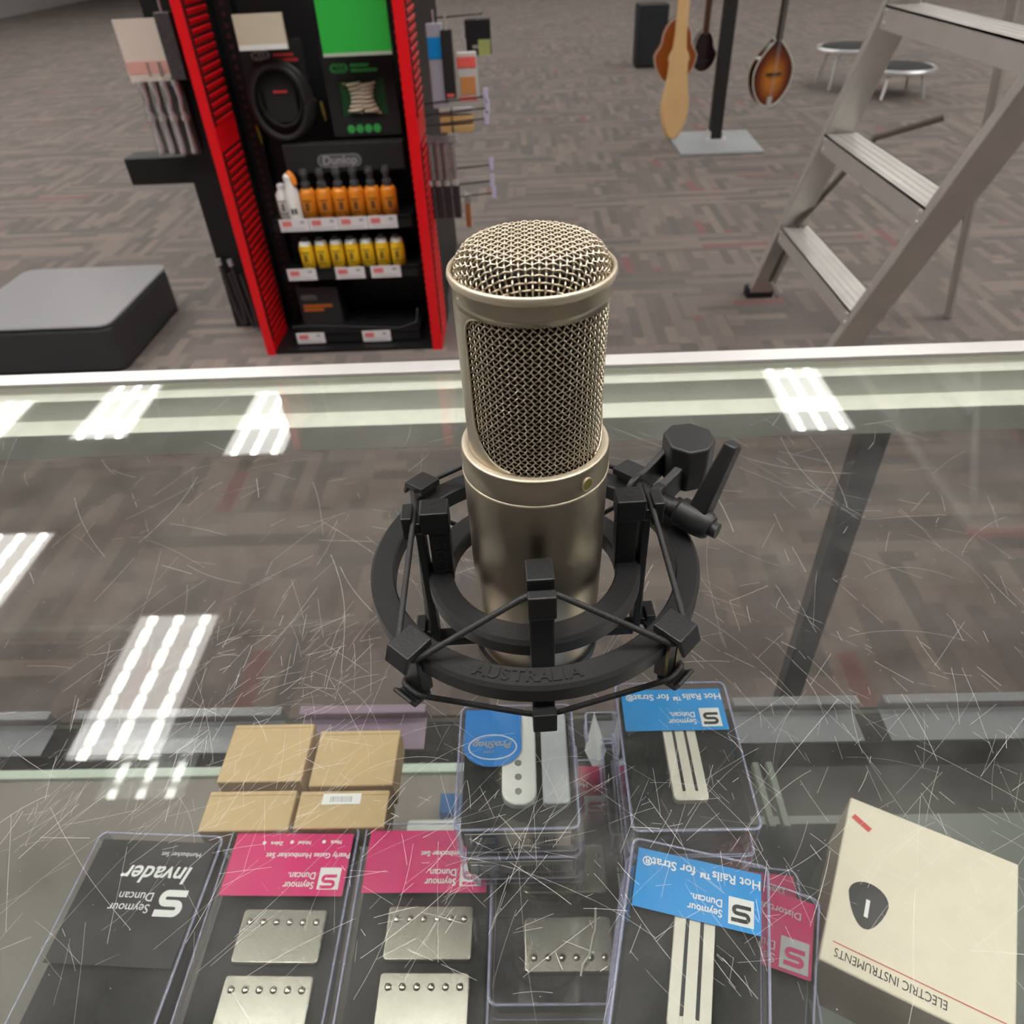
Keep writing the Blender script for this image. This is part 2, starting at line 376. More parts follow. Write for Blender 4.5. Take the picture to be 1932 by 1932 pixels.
MB().lathe([(.0325, zc-.0006), (.0322, zc+.0001), (.0318, zc+.0004), (.0292, zc+.0004), (.0288, zc-.0003), (.0285, zc-.004)], 160).build('collar_lip', champ_lip, mic, ang=60)
RB, RT = .0285, .0300
def rad(z): return RB+(RT-RB)*max(0, min(1, (z-zc)/(zr-zc)))
# frame with two windows
HW = math.radians(79)
wb, wt = zc+.0008, zr-.0108
def halfw(z):
    rb, rt = .021, .0085; R0 = .0295
    if z < wb+rb: d = (wb+rb-z); return HW-(rb-math.sqrt(max(0, rb*rb-d*d)))/R0
    if z > wt-rt: d = z-(wt-rt); return HW-(rt-math.sqrt(max(0, rt*rt-d*d)))/R0
    return HW
zs = [zc-.004, wb] + [wb+.021*(1-math.cos(PI/2*k/14)) for k in range(1, 15)] + [wb+.021+(wt-.0085-wb-.021)*k/12 for k in range(1, 13)] + [wt-.0085*(1-math.sin(PI/2*k/10)) for k in range(1, 11)]
zs = sorted(set(round(z, 6) for z in zs))
fm = MB(); NC = 28; front = -PI/2
for side in (0, 1):
    v = []; f = []
    for z in zs:
        w_ = halfw(max(z, wb)); a0 = front+side*PI+w_; a1 = front+side*PI+PI-w_
        for k in range(NC+1):
            a = a0+(a1-a0)*k/NC; r = rad(z)+.0006; v.append((r*math.cos(a), r*math.sin(a), z))
    for i in range(len(zs)-1):
        for k in range(NC): b = i*(NC+1)+k; f.append((b, b+1, b+NC+2, b+NC+1))
    fm.add(v, f)
nb = 160; ring = [(rad(z)+.0006 + (.0006 if z > zr-.002 else 0), z) for z in (wt, wt+.003, zr-.0022, zr-.0018)]
fm.lathe(ring, nb)
fm.build('grille_frame', champ, mic, solid=.0014, ang=40)
er = MB()  # bright bevel round each window
for side in (0, 1):
    pts = []
    for sg in (-1, 1):
        q = []
        for z in zs:
            if z < wb: continue
            a = front+side*PI+sg*halfw(z); q.append(((rad(z)+.0002)*math.cos(a), (rad(z)+.0002)*math.sin(a), z))
        pts += q if sg < 0 else q[::-1]
    er.tube(pts, .00055, 6, closed=False)
er.build('window_bevel', champ_lip, mic, ang=80)
MB().lathe([(.0301, zr-.0030), (.0316, zr-.0026), (.0321, zr-.0012), (.0319, zr+.0002), (.0311, zr+.0010), (.0303, zr+.0006), (.0298, zr-.0012), (.0296, zr-.003)], 160).build('top_ring', champ_lip, mic, ang=80)
# woven side grille
sg_ = MB(); NW = 60; rr0 = .0291; per = 2*PI/NW; wr = .00036
z0, z1 = zc-.001, zr-.004; nper = (z1-z0)/(rr0*per); sub = 8; ns = int(nper*sub)
for fam in (1, -1):
    for i in range(NW):
        pts = []
        for s_ in range(ns+1):
            t = s_/sub; z = z0+t*rr0*per; a = i*per+fam*t*per
            r = rad(z)-.0009+fam*.00042*math.cos(2*PI*t); pts.append((r*math.cos(a), r*math.sin(a), z))
        sg_.tube(pts, wr, 5, cap=False)
sg_.build('side_grille', wire, mic, ang=80)
# woven domed top grille
tg = MB(); r0 = .0190; rc = .0098; pitch = .00243; arc = rc*PI/2
def drape(u, v_, off):
    p = math.hypot(u, v_)
    if p < 1e-9: return (0, 0, zr+.0092+off)
    cu_, cv_ = u/p, v_/p
    if p < r0: r, z, nr, nz_ = p, zr+.0092+.0006*(1-(p/r0)**2), 0, 1
    elif p < r0+arc:
        t = (p-r0)/rc; r = r0+rc*math.sin(t); z = zr+.0092-rc*(1-math.cos(t)); nr, nz_ = math.sin(t), math.cos(t)
    else: r = r0+rc; z = zr+.0092-rc-(p-r0-arc); nr, nz_ = 1, 0
    return ((r+nr*off)*cu_, (r+nr*off)*cv_, z+nz_*off)
PM = r0+arc+.0022; n_ = int(PM/pitch)
for fam in (0, 1):
    for i in range(-n_, n_+1):
        c = i*pitch; lim = math.sqrt(max(0, PM*PM-c*c)); m_ = int(2*lim/(pitch/8)); pts = []
        if m_ < 4: continue
        for k in range(m_+1):
            s_ = -lim+2*lim*k/m_; off = .00042*math.cos(PI*s_/pitch)*(1 if (i+fam) % 2 else -1)
            pts.append(drape(c, s_, off) if fam == 0 else drape(s_, c, off))
        tg.tube(pts, .00037, 6, cap=False)
tgo = tg.build('top_grille', wire, mic, ang=80); tgo.rotation_euler = (0, 0, math.radians(-21))
MB().lathe([(.0272, zc-.002), (.0272, zr+.001), (.0250, zr+.0058), (.0185, zr+.0078), (.0001, zr+.0080)], 64).build('inner_mesh', liner, mic)
a = front+math.radians(40-21); dm = MB(); dm.T = Matrix.Translation((.0327*math.cos(a), .0327*math.sin(a), (zc+zg)/2-.0002)) @ Matrix.Rotation(a, 4, 'Z') @ Matrix.Rotation(PI/2, 4, 'Y')
dm.lathe([(.0001, .0007), (.0026, .0007), (.0027, .0003), (.0027, -.001)], 32); dm.build('gold_dot', gold, mic, ang=50)['label'] = 'dull gold round marker'
dm2 = MB(); dm2.T = dm.T; dm2.lathe([(.0027, -.001), (.0027, .0008), (.0030, .0008), (.0030, -.001)], 32); dm2.build('dot_rim', champ_lip, mic, ang=50)

# ------------------------------------------------------------------ shock mount
sm_ = empty('shock_mount', (AX, AY, GZ+.0045), math.radians(3), 'black plastic elastic shock mount ring cradle around the microphone body', 'shock mount')
def d(drop): return H-drop-(GZ+.0045)
def ringp(ro, ri, top, bot, ch):
    return [(ri, d(bot)), (ri, d(top)-ch*.5), (ri+ch*.5, d(top)), (ro-ch, d(top)), (ro, d(top)-ch), (ro, d(bot)+ch*.4), (ro-ch*.4, d(bot))]
ro_ = MB().lathe(ringp(.0812, .0695, .249, .2585, .0016), 160, closed=True).build('outer_ring', blk, sm_, ang=30)
MB().lathe(ringp(.0532, .0408, .2535, .2625, .0018), 160, closed=True).build('inner_ring', blk, sm_, ang=30)
for k in range(4):      # posts on the inner ring
    m_ = MB(); R = Matrix.Rotation(k*PI/2, 4, 'Z'); m_.T = R
    m_.box(.0400, .0500, -.0048, .0048, d(.258), d(.2155))
    m_.box(.0395, .0530, -.0060, .0060, d(.2265), d(.2140))
    m_.box(.0530, .0568, -.0048, .0048, d(.2265), d(.2205))
    m_.box(.0566, .0618, -.0060, .0060, d(.2290), d(.2160))
    m_.box(.0520, .0560, -.0055, .0055, d(.3040), d(.2260))
    m_.box(.0560, .0590, -.0048, .0048, d(.3010), d(.2960))
    m_.box(.0588, .0640, -.0058, .0058, d(.3060), d(.2930))
    m_.box(.0280, .0530, -.0040, .0040, d(.3090), d(.3030))
    po = m_.build('post', blk, sm_, bevel=.0007, smooth=False)
    q = MB(); q.T = R @ Matrix.Translation((.0462, 0, d(.2140))); q.lathe([(.0021, 0), (.0021, .00015), (.0024, .00015), (.0024, 0)], 28)
    q.build('moulding_mark', blk_smooth, po)
    if k == 2:
        # raised maker's name running down the post side that faces the viewer
        e = .00492
        lettering('RØDE', .0080, None, blk_smooth, po, depth=.00025, name='raised_lettering',
            T=R @ Matrix.Translation((.0450, e, d(.2440))) @ Matrix(((0, 1, 0, 0), (0, 0, 1, 0), (1, 0, 0, 0), (0, 0, 0, 1))))
base = MB().lathe([(.0306, d(.3095)), (.0330, d(.3095)), (.0330, d(.3035)), (.0306, d(.3035))], 96, closed=True)
base.build('cradle_collar', blk, sm_, ang=30)
for k in range(4):      # hooks on the outer ring
    m_ = MB(); m_.T = Matrix.Rotation(k*PI/2+PI/4, 4, 'Z')
    m_.box(.0765, .0835, -.0052, .0052, d(.2735), d(.2440))
    m_.prism([(.0745, d(.2405)), (.0885, d(.2420)), (.0915, d(.2500)), (.0900, d(.2510)), (.0868, d(.2450)), (.0745, d(.2450))], -.0068, .0068, axis='y')
    m_.prism([(.0790, d(.2760)), (.0890, d(.2760)), (.0915, d(.2705)), (.0900, d(.2695)), (.0875, d(.2730)), (.0790, d(.2730))], -.0060, .0060, axis='y')
    ho = m_.build('hook', blk, sm_, bevel=.0006, smooth=False)
    if k == 3:
        q = MB(); q.T = m_.T; q.box(.0834, .0840, .0005, .0045, d(.2705), d(.2500)); q.box(.0820, .0836, -.0056, -.0052, d(.2705), d(.2500))
        q.build('worn_strip', mat('worn brass strip', (.16, .12, .06), .3, .9), ho)['label'] = 'worn brass coloured strip'
def cord(kind):
    pts = []
    for k in range(8):
        a = k*PI/4
        if k % 2 == 0:
            r, z, hw = (.0562, d(.2195), .0062) if kind == 'u' else (.0585, d(.2985), .0062)
        else:
            r, z, hw = (.0852, d(.2480), .0056) if kind == 'u' else (.0856, d(.2708), .0056)
        for s_ in (-1, 1):
            x, y = r, s_*hw*(1 if k % 2 == 0 else .9); pts.append(Vector((x*math.cos(a)-y*math.sin(a), x*math.sin(a)+y*math.cos(a), z)))
    for _ in range(2):   # soften the bends
        q = []
        for i in range(len(pts)):
            a_, b_ = pts[i], pts[(i+1) % len(pts)]; L_ = (b_-a_).length; t = min(.25, .0016/L_)
            q += [a_.lerp(b_, t), a_.lerp(b_, 1-t)]
        pts = q
    out = []
    for i in range(len(pts)):
        a_, b_ = pts[i], pts[(i+1) % len(pts)]; n = max(1, int((b_-a_).length/.00028)); out += [a_.lerp(b_, j/n) for j in range(n)]
    m_ = MB(); m_.tube(out, .00138, 10, closed=True, rf=lambda i, k: 1+.075*math.sin(2*PI*i/4+k*PI/5*2)); return m_.build('elastic_cord', cordm, sm_, ang=80)
cord('u'); cord('l')
# AUSTRALIA on the outer ring, shade of engraving put into matt black
word = 'AUSTRALIA'; wd_ = {'I': .55, 'L': .85}
tot = sum(wd_.get(c, 1) for c in word); sp = .0055; acc = 0; lt = MB()
for c in word:
    w_ = wd_.get(c, 1); u = (acc+w_/2-tot/2)*sp; acc += w_; rmid = .0750; a = -PI/2 - math.radians(6.0) + u/rmid
    text_mesh(lt, c, .0086, Matrix.Translation((rmid*math.cos(a), rmid*math.sin(a), d(.249)+.00005)) @ rotm(0, 0, a+PI/2), .0005, bold=.00015)
lt.build('raised_lettering', rubber, ro_, smooth=False)
# swivel clamp at the back right (world axes minus mount origin)
cl = MB(); cl.T = Matrix.Rotation(-math.radians(3), 4, 'Z') @ Matrix.Translation((-AX, -AY, -(GZ+.0045)))
def W(x, y, drop): return (x, y, H-drop)
hexp = [(.0680, .3205), (.0735, .3275), (.0835, .3290), (.0925, .3225), (.0935, .3115), (.0885, .3035), (.0785, .3005), (.0700, .3070)]
cl.prism(hexp, H-.2380, H-.2130); cl.build('stand_adapter', blk_smooth, sm_, bevel=.0012, ang=25)
ar = MB(); ar.T = cl.T
ux, uy = .725, -.689      # screw direction
for o_, t_ in ((-.0075, .0035), (.0060, .0050)):
    p0 = (.0590+ux*o_, .2990+uy*o_); p1 = (.0790+ux*o_, .3150+uy*o_)
    dx, dy = ux*t_/2, uy*t_/2
    v = [(p0[0]-dx, p0[1]-dy, H-.2440), (p0[0]+dx, p0[1]+dy, H-.2440), (p1[0]+dx, p1[1]+dy, H-.2340), (p1[0]-dx, p1[1]-dy, H-.2340)]
    v += [(p0[0]-dx, p0[1]-dy, H-.2300), (p0[0]+dx, p0[1]+dy, H-.2300), (p1[0]+dx, p1[1]+dy, H-.2190), (p1[0]-dx, p1[1]-dy, H-.2190)]
    ar.add(v, [(0, 3, 2, 1), (4, 5, 6, 7), (0, 1, 5, 4), (1, 2, 6, 5), (2, 3, 7, 6), (3, 0, 4, 7)])
    ar.cyl((p0[0]-dx, p0[1]-dy, H-.2372), (p0[0]+dx, p0[1]+dy, H-.2372), .0090, n=32)
ar.build('fork', blk_smooth, sm_, bevel=.0008, ang=30)
k_ = MB(); k_.T = cl.T; k_.cyl((.0540, .3040, H-.237), (.0625, .2955, H-.237), .0055); k_.box(.0480, .0590, .2930, .3030, H-.2500, H-.2360, R=Matrix.Rotation(.7, 3, 'Z')); k_.build('pivot', blk, sm_, bevel=.0005)
k_ = MB(); k_.T = cl.T
k_.cyl((.0640, .2945, H-.2385), (.0745, .2870, H-.2395), .0055)
k_.cyl((.0715, .2900, H-.2392), (.0745, .2872, H-.2395), .0064); k_.build('screw', blk, sm_, ang=40)
k_ = MB(); k_.T = cl.T
k_.tube([(.0730, .2888, H-.2395), (.0742, .2876, H-.2395), (.0800, .2826, H-.2405), (.0862, .2776, H-.2415), (.0875, .2765, H-.2418)], [.0060, .0078, .0080, .0072, .0060], 24)
lv = k_.build('lever_barrel', blk_smooth, sm_, ang=40)
k_ = MB(); k_.T = cl.T; k_.cyl((.0870, .2770, H-.2418), (.0905, .2742, H-.2420), .0040); k_.build('bolt', blk_smooth, lv, ang=40)
k_ = MB(); k_.T = cl.T
b0 = Vector(W(.0822, .2835, .2390)); b1 = Vector(W(.0950, .2880, .1990)); ax_ = (b1-b0).normalized(); s1 = Vector((ux, uy, 0)); s1 = (s1-ax_*s1.dot(ax_)).normalized(); s2 = ax_.cross(s1)
v = []
for p, a_, b_ in ((b0, .0052, .0050), (b1, .0034, .0040)): v += [p-s1*a_-s2*b_, p+s1*a_-s2*b_, p+s1*a_+s2*b_, p-s1*a_+s2*b_]
k_.add(v, [(3, 2, 1, 0), (4, 5, 6, 7), (0, 1, 5, 4), (1, 2, 6, 5), (2, 3, 7, 6), (3, 0, 4, 7)]); k_.build('lever', blk_smooth, sm_, bevel=.0012)
# ------------------------------------------------------------------ stock inside the counter
SZ = .5381
def logo(mb, cx, cy, s, z, mi=0, w=.24, ang=0):
    """blocky double-stroke letter S"""
    R_ = math.cos(ang), math.sin(ang); q = []
    def P_(x, y): q.append((x, y))
    P_(.9, .62)
    P_(-.35, .62)
    for k in range(1, 8): t = PI/2+PI*k/8; P_(-.35+.31*math.cos(t), .31+.31*math.sin(t))
    P_(-.35, 0); P_(.35, 0)
    for k in range(1, 8): t = PI/2-PI*k/8; P_(.35+.31*math.cos(t), -.31+.31*math.sin(t))
    P_(.35, -.62); P_(-.9, -.62)
    pts = [(cx+s*(x*R_[0]-y*R_[1]), cy+s*(x*R_[1]+y*R_[0])) for x, y in q]
    mb.ribbon(pts, s*w, z, mi); return mb
FLIP = rotm(0, 0, PI)
def case_shell(w_, l, h, par, r=.004):
    """see-through case with slightly rounded corners and tinted edges; origin at the base centre"""
    m_ = MB(); a = rrect(-w_/2, w_/2, -l/2, l/2, r, 4); n = len(a); i_ = .0014
    b = [(x*(1-2*i_/w_), y*(1-2*i_/l)) for x, y in a]
    m_.add([(x, y, 0) for x, y in a]+[(x, y, h-i_) for x, y in a]+[(x, y, h) for x, y in b],
           [tuple(range(2*n, 3*n)), tuple(range(n))[::-1]], 0)
    k0 = 5
    fs0, fs1 = [], []
    for i in range(n):
        j = (i+1) % n; (fs1 if i % k0 != 4 else fs0).append((i, j, n+j, n+i)); fs1.append((n+i, n+j, 2*n+j, 2*n+i))
    base = len(m_.v)-3*n
    for fs, mi in ((fs0, 0), (fs1, 1)):
        m_.f += [tuple(base+q for q in f) for f in fs]; m_.mi += [mi]*len(fs)
    o = m_.build('clear_shell', [case_clear, case_edge], par, ang=30)
    e = MB()
    e.tube([(x*(1-.0008/w_), y*(1-.0008/l), h-.0008) for x, y in a], .0007, 6, closed=True)
    e.tube([(x, y, .0008) for x, y in a], .0006, 6, closed=True)
    e.build('shell_rim', case_edge, par, ang=80)
    return o
def insert(w_, l, z0, z1, par, m=foam): return MB().prism(rrect(-w_/2+.0035, w_/2-.0035, -l/2+.0035, l/2-.0035, .003), z0, z1).build('foam_insert', m, par, bevel=.0006, smooth=False)
def hot_rails(loc, rz, label, w_=.0745, l=.104, h=.030):
    t = empty('pickup_case', loc, rz, label, 'guitar pickup case', 'clear cases of rail pickups')
    case_shell(w_, l, h, t); insert(w_, l, .001, h-.0085, t)
    y1 = l/2-.0045; y0 = y1-.0320; zc_ = h-.0024
    c = MB().box(-w_/2+.004, w_/2-.004, y0, y1, zc_-.0003, zc_).build('label_card', bluem, t, smooth=False)
    lettering('Hot Rails™ for Strat®', .0069, (.0015, y1-.0062, zc_+.0002), white, c, rot=(0, 0, PI), bold=.00012)
    lettering('Seymour', .0056, (.0135, y0+.0065, zc_+.0002), white, c, rot=(0, 0, PI), align='LEFT', bold=.0001, sx=.9)
    lettering('Duncan.', .0056, (.0135, y0+.0118, zc_+.0002), white, c, rot=(0, 0, PI), align='LEFT', bold=.0001, sx=.9)
    MB().box(.0165, .0295, y0+.0025, y0+.0165, zc_+.00005, zc_+.0002).build('logo_square', white, c, smooth=False)
    logo(MB(), .0230, y0+.0085, .0056, zc_+.0004, w=.36).build('logo', dark, c, smooth=False)
    p = MB(); zt = h-.0036
    for s in (-1, 0, 1):
        ww = .0030 if s else .0034; a = rrect(s*.0074-ww/1.0, s*.0074+ww/1.0, -.0345, .0345, .0028); p.prism(a, h-.0085, zt)
    p.prism(rrect(-.0104, .0104, -.0350, -.0290, .0028), h-.0085, zt-.0002)
    p.build('rail_pickup', cream, t, bevel=.0006, smooth=False)
    b = MB()
    for s in (-1, 1): b.box(s*.0037-.0009, s*.0037+.0009, -.0290, .0345, zt-.0012, zt+.0001)
    b.build('steel_rail', dark, t, smooth=False)
    return t
def set_rail(t, dx, dy, rz=0):
    for c in t.children:
        if c.name.split('.')[0] in ('rail_pickup', 'steel_rail'): c.location = (dx, dy, 0); c.rotation_euler = (0, 0, rz)
t1 = hot_rails((.0882, .2592, .66), 0, 'clear untilted pickup case with blue card, top of the stack nearer the microphone')
set_rail(t1, .0010, .0035)
for k in range(1, 3):
    hot_rails((.0882+.0008*k, .2592-.001*k, .66-.03*k), 0, ['', 'clear pickup case directly under the top case of the far blue-card stack', 'third clear pickup case down in the far blue-card stack'][k])
t2 = hot_rails((.0745, .1450, .66), math.radians(-14), 'clear tilted pickup case with large blue card, top of stack beside the cream carton')
for k in range(1, 3):
    hot_rails((.0750-.001*k, .1480+.001*k, .66-.03*k), math.radians(-13), ['', 'clear pickup case directly under the tilted top case', 'lowest clear pickup case of the near tilted stack'][k])
def pink_pack(name, loc, rz, w_, l, h, card, label, lines, covers=True, off=.0255, sp=.0415, flip=False, pos=.0045, group='clear cases of humbucker sets', cardl=.0455):
    t = empty(name, loc, rz, label, 'guitar pickup case', group)
    case_shell(w_, l, h, t, .005); insert(w_, l, .001, h-.010, t)
    y1 = l/2-pos; y0 = y1-cardl; zc_ = h-.0030
    c = MB().box(-w_/2+.0035, w_/2-.0045, y0, y1, zc_-.0003, zc_).build('label_card', card, t, smooth=False)
    xr = w_/2-.0085
    for tx, sz, x, y in lines: lettering(tx, sz, (x, y1-y, zc_+.0002), white, c, rot=(0, 0, PI), align='CENTER', bold=.0001)
    if covers:
        MB().box(xr-.0155, xr, y0+.0045, y0+.0200, zc_+.00005, zc_+.0002).build('logo_square', white, c, smooth=False)
        logo(MB(), xr-.0080, y0+.0100, .0062, zc_+.0004, w=.38).build('logo', card, c, smooth=False)
        for i, tx in enumerate(('Seymour', 'Duncan.')):
            lettering(tx, .0070, (xr-.0180, y0+.0075+i*.0068, zc_+.0002), white, c, rot=(0, 0, PI), align='LEFT', bold=.0001, sx=.9)
        for i in range(2):
            yc = y0-off-i*sp
            b = MB(); b.prism(rrect(-.0300, .0300, yc-.0175, yc+.0175, .003, 4), h-.012, h-.0045); o = b.build('humbucker_cover', nick, t, bevel=.0012, seg=3, ang=50); o.location = (.006, 0, 0)
            s = MB()
            for k in range(6):
                x = -.0235+.0094*k; s.lathe([(.0024, h-.0046), (.0023, h-.0040), (.0012, h-.0034), (.0001, h-.0032)], 16, x, yc+(.0085 if not (flip and i) else -.0085))
            s.build('pole_screws', nick, o, ang=60)
    return t
L1 = [('Pearly Gates Humbucker Set', .0054, .0130, .0165), ('Neck', .0038, .0320, .0065), ('Nickel', .0038, .0080, .0070), ('Zebra', .0038, -.0130, .0075)]
pk = pink_pack('pickup_case', (-.1893, .1935, SZ), math.radians(-1), .0975, .168, .0285, pinkm, 'clear pickup case with bright pink card, between the black-card case and the faded pink one', L1)
for x, y in ((.0228, .0065), (-.0015, .0068), (-.0225, .0075)):
    MB().lathe([(.0014, .0261), (.0001, .0261)], 16, x, .168/2-.0045-y).build('check_box', white, [c for c in pk.children if c.name.startswith('label_card')][0], smooth=False)
pink_pack('pickup_case', (-.0862, .1945, SZ), math.radians(-.5), .0975, .168, .0285, pinkm, 'clear pickup case with faded pink card, half under the stack with the white pickup', [('Humbucker Set', .0054, .0120, .0175)])
pink_pack('pickup_case', (.0090, .2440, SZ), 0, .0950, .172, .0285, magm, 'clear case with two nickel humbuckers lying under the white pickup stack', [('Humbucker Set', .0054, .0100, .0165)], off=.035, sp=.050, flip=True)
wm = MB(); wm.tube([(.0345, .2150, .5685), (.0330, .2010, .5695), (.0310, .1960, .5700), (.0280, .1850, .5705), (.0235, .1800, .5700), (.0215, .1735, .5685)], .0007, 8)
tag(wm.build('pickup_lead', cream, ang=60), 'thin cream lead wire lying over the lower nickel humbucker', 'wire')
# black humbucker case at the left edge
t = pink_pack('pickup_case', (-.2945, .1875, SZ), math.radians(-3), .0975, .170, .0300, rubber, 'clear pickup case with black card and white lettering, left end of the row', [], covers=False, cardl=.085)
c = [q for q in t.children if q.name.startswith('label_card')][0]; y1 = .085-.0045; z_ = .0272
lettering('Humbucker Set', .0048, (.0200, y1-.0095, z_), white, c, rot=(0, 0, PI))
lettering('Invader', .0170, (.0080, y1-.0240, z_), white, c, rot=(0, 0, PI), bold=.0003, shear=.25)
logo(MB(), .0265, y1-.0440, .0110, z_, w=.42).build('logo', white, c, smooth=False)
lettering('Seymour', .0085, (.0125, y1-.0480, z_), white, c, rot=(0, 0, PI), align='LEFT'); lettering('Duncan', .0085, (.0125, y1-.0400, z_), white, c, rot=(0, 0, PI), align='LEFT')
# deep magenta cases under the right stacks
def mag(loc, rz, label, w_=.095, l=.125):
    t = empty('pickup_case', loc, rz, label, 'guitar pickup case', 'magenta card cases at the right')
    case_shell(w_, l, .0290, t, .005); insert(w_, l, .001, .020, t)
    c = MB().box(-w_/2+.003, w_/2-.0025, l/2-.0500, l/2-.003, .0255, .0258).build('label_card', magm, t, smooth=False)
    lettering('Distortion Mayhem', .0064, (.0120, l/2-.0140, .0260), grey, c, rot=(0, 0, PI), bold=.0001)
    MB().box(.0260, .0430, l/2-.0480, l/2-.0290, .0259, .0260).build('logo_square', grey, c, smooth=False)
    logo(MB(), .0345, l/2-.0400, .0068, .0262, w=.40).build('logo', magm, c, smooth=False)
    for i, tx in enumerate(('Seymour', 'Duncan.')): lettering(tx, .0078, (.0235, l/2-.0440+i*.0075, .0260), grey, c, rot=(0, 0, PI), align='LEFT')
    return t
mag((.1240, .1830, SZ), math.radians(-7), 'deep magenta card case, lower of the two beside the tilted blue-card case')
mag((.1125, .1650, SZ+.0292), math.radians(-20), 'deep magenta card case lying askew on another magenta one, left of the cream carton')
for k in range(2):
    t = empty('pickup_case', (.0835, .2890, SZ+.0295*k), 0, ['clear foam case at the very bottom of the far blue-card stack', 'clear foam case second from the bottom of the far blue-card stack'][k], 'guitar pickup case', 'clear cases of rail pickups')
    case_shell(.074, .074, .0290, t); insert(.074, .074, .001, .022, t)
# centre stack with single coil pickup
def single(loc, label, top=False, l=.0930, w_=.0800, h=.030):
    t = empty('pickup_case', loc, math.radians(.4), label, 'guitar pickup case', 'clear cases with a single coil pickup')
    case_shell(w_, l, h, t, .005); insert(w_, l, .001, h-.011, t)
    s = MB().box(-w_/2+.006, w_/2-.006, -l/2+.0022, -l/2+.0028, .004, h-.010).build('side_label', mat('pale printed side label', (.42, .42, .40), .5), t, smooth=False)
    yy = -l/2+.0018
    b = MB(); b.box(-.0290, -.0130, yy, yy+.0002, .006, h-.0115); b.build('blue_box_print', mat('navy print', (.02, .07, .22), .5), s, smooth=False)
    b = MB(); b.box(-.0270, -.0150, yy-.0003, yy-.0001, .0085, h-.0135); b.build('panel_print', mat('grey panel print', (.40, .42, .42), .5), s, smooth=False)
    b = MB(); x = .000
    while x < .026: ww = random.choice((.0003, .0005, .0008)); b.box(x, x+ww, yy, yy+.0002, .007, h-.0145); x += ww+random.choice((.0004, .0006, .0009))
    b.build('barcode_print', dark, s, smooth=False)
    if top:
        c = MB().prism([(-.0365, .0140)] + [(-.0165+.0200*math.cos(a), .0140+.0150*math.sin(a)) for a in [PI+PI*k/20 for k in range(21)]] + [(.0035, .0445), (-.0365, .0445)], h-.0032, h-.0029).build('label_card', blue2, t, smooth=False)
        e = MB(); pts = [(-.0165+.0165*math.cos(2*PI*k/40), .0140+.0095*math.sin(2*PI*k/40)) for k in range(41)]; e.ribbon(pts, .0008, h-.0027)
        e.build('printed_oval', white, c, smooth=False)
        lettering('ProShop', .0078, (-.0165, .0160, h-.0026), grey, c, rot=(0, 0, PI), bold=.0002, shear=.3); lettering('.com', .0040, (-.0185, .0100, h-.0026), grey, c, rot=(0, 0, PI), shear=.3)
        p = MB(); a = rrect(-.0120, .0110, -.0275, .0430, .0100, 8); p.prism(a, h-.011, h-.0042)
        po = p.build('pickup_cover', whitepl, t, bevel=.0012, seg=3, ang=50); po.location = (.0020, 0, 0)
        q = MB()
        for k in range(6):
            y = -.0185+.0104*k; q.lathe([(.0001, h-.0038), (.0022, h-.0039), (.0025, h-.0043)], 20, -.0010, y)
        q.build('pole_pieces', mat('grey pole piece', (.42, .43, .42), .3, .7), po, ang=50)
        g = MB(); g.prism(rrect(.0170, .0350, -.0270, .0430, .0030, 4), h-.012, h-.0050); g.build('paper_insert', mat('pale grey leaflet', (.52, .54, .56), .5), t, bevel=.001)
    return t
single((-.0168, .2727, .6268), 'clear pickup case with white single coil and blue oval card, top of centre stack', True)
single((-.0155, .2690, .5968), 'clear pickup case showing a barcode side label, directly under the white single coil case')
t = single((-.0120, .2790, .5670), 'clear pickup case hidden third in the centre stack, resting on the humbucker case')
# cardboard boxes
for i, (x0, x1, y0, y1, zt, lab) in enumerate([(-.2625, -.1935, .3145, .3685, .0290, 'small kraft carton in the far left of the four behind the pink cards'),
        (-.2640, -.1942, .2740, .3068, .0290, 'small kraft carton just behind the bright pink card, under the left acrylic strip'),
        (-.1862, -.1184, .3092, .3600, .0300, 'small kraft carton under the pinkish acrylic strip, far right of the four'),
        (-.1905, -.1200, .2745, .3052, .0300, 'small kraft carton with a white barcode sticker on its lid')]):
    b = MB().box(x0, x1, y0, y1, SZ, SZ+zt); o = b.build('carton', kraft, None, bevel=.001); tag(o, lab, 'cardboard box', 'kraft cartons on the glass shelf')
    f = MB().box(x0+.001, x1-.001, y1-.004, y1-.0036, SZ+zt, SZ+zt+.0003).build('lid_flap', mat('kraft flap', (.42, .29, .14), .8), o, smooth=False)
    if i == 3:
        s = MB().box(-.1720, -.1420, .2935, .3025, SZ+zt+.0001, SZ+zt+.0004).build('barcode_sticker', white, o, smooth=False); g = MB(); x = -.166
        while x < -.148: g.box(x, x+.0006, .2955, .3000, SZ+zt+.0004, SZ+zt+.0006); x += random.choice((.001, .0015))
        g.build('barcode_print', grey, s, smooth=False)
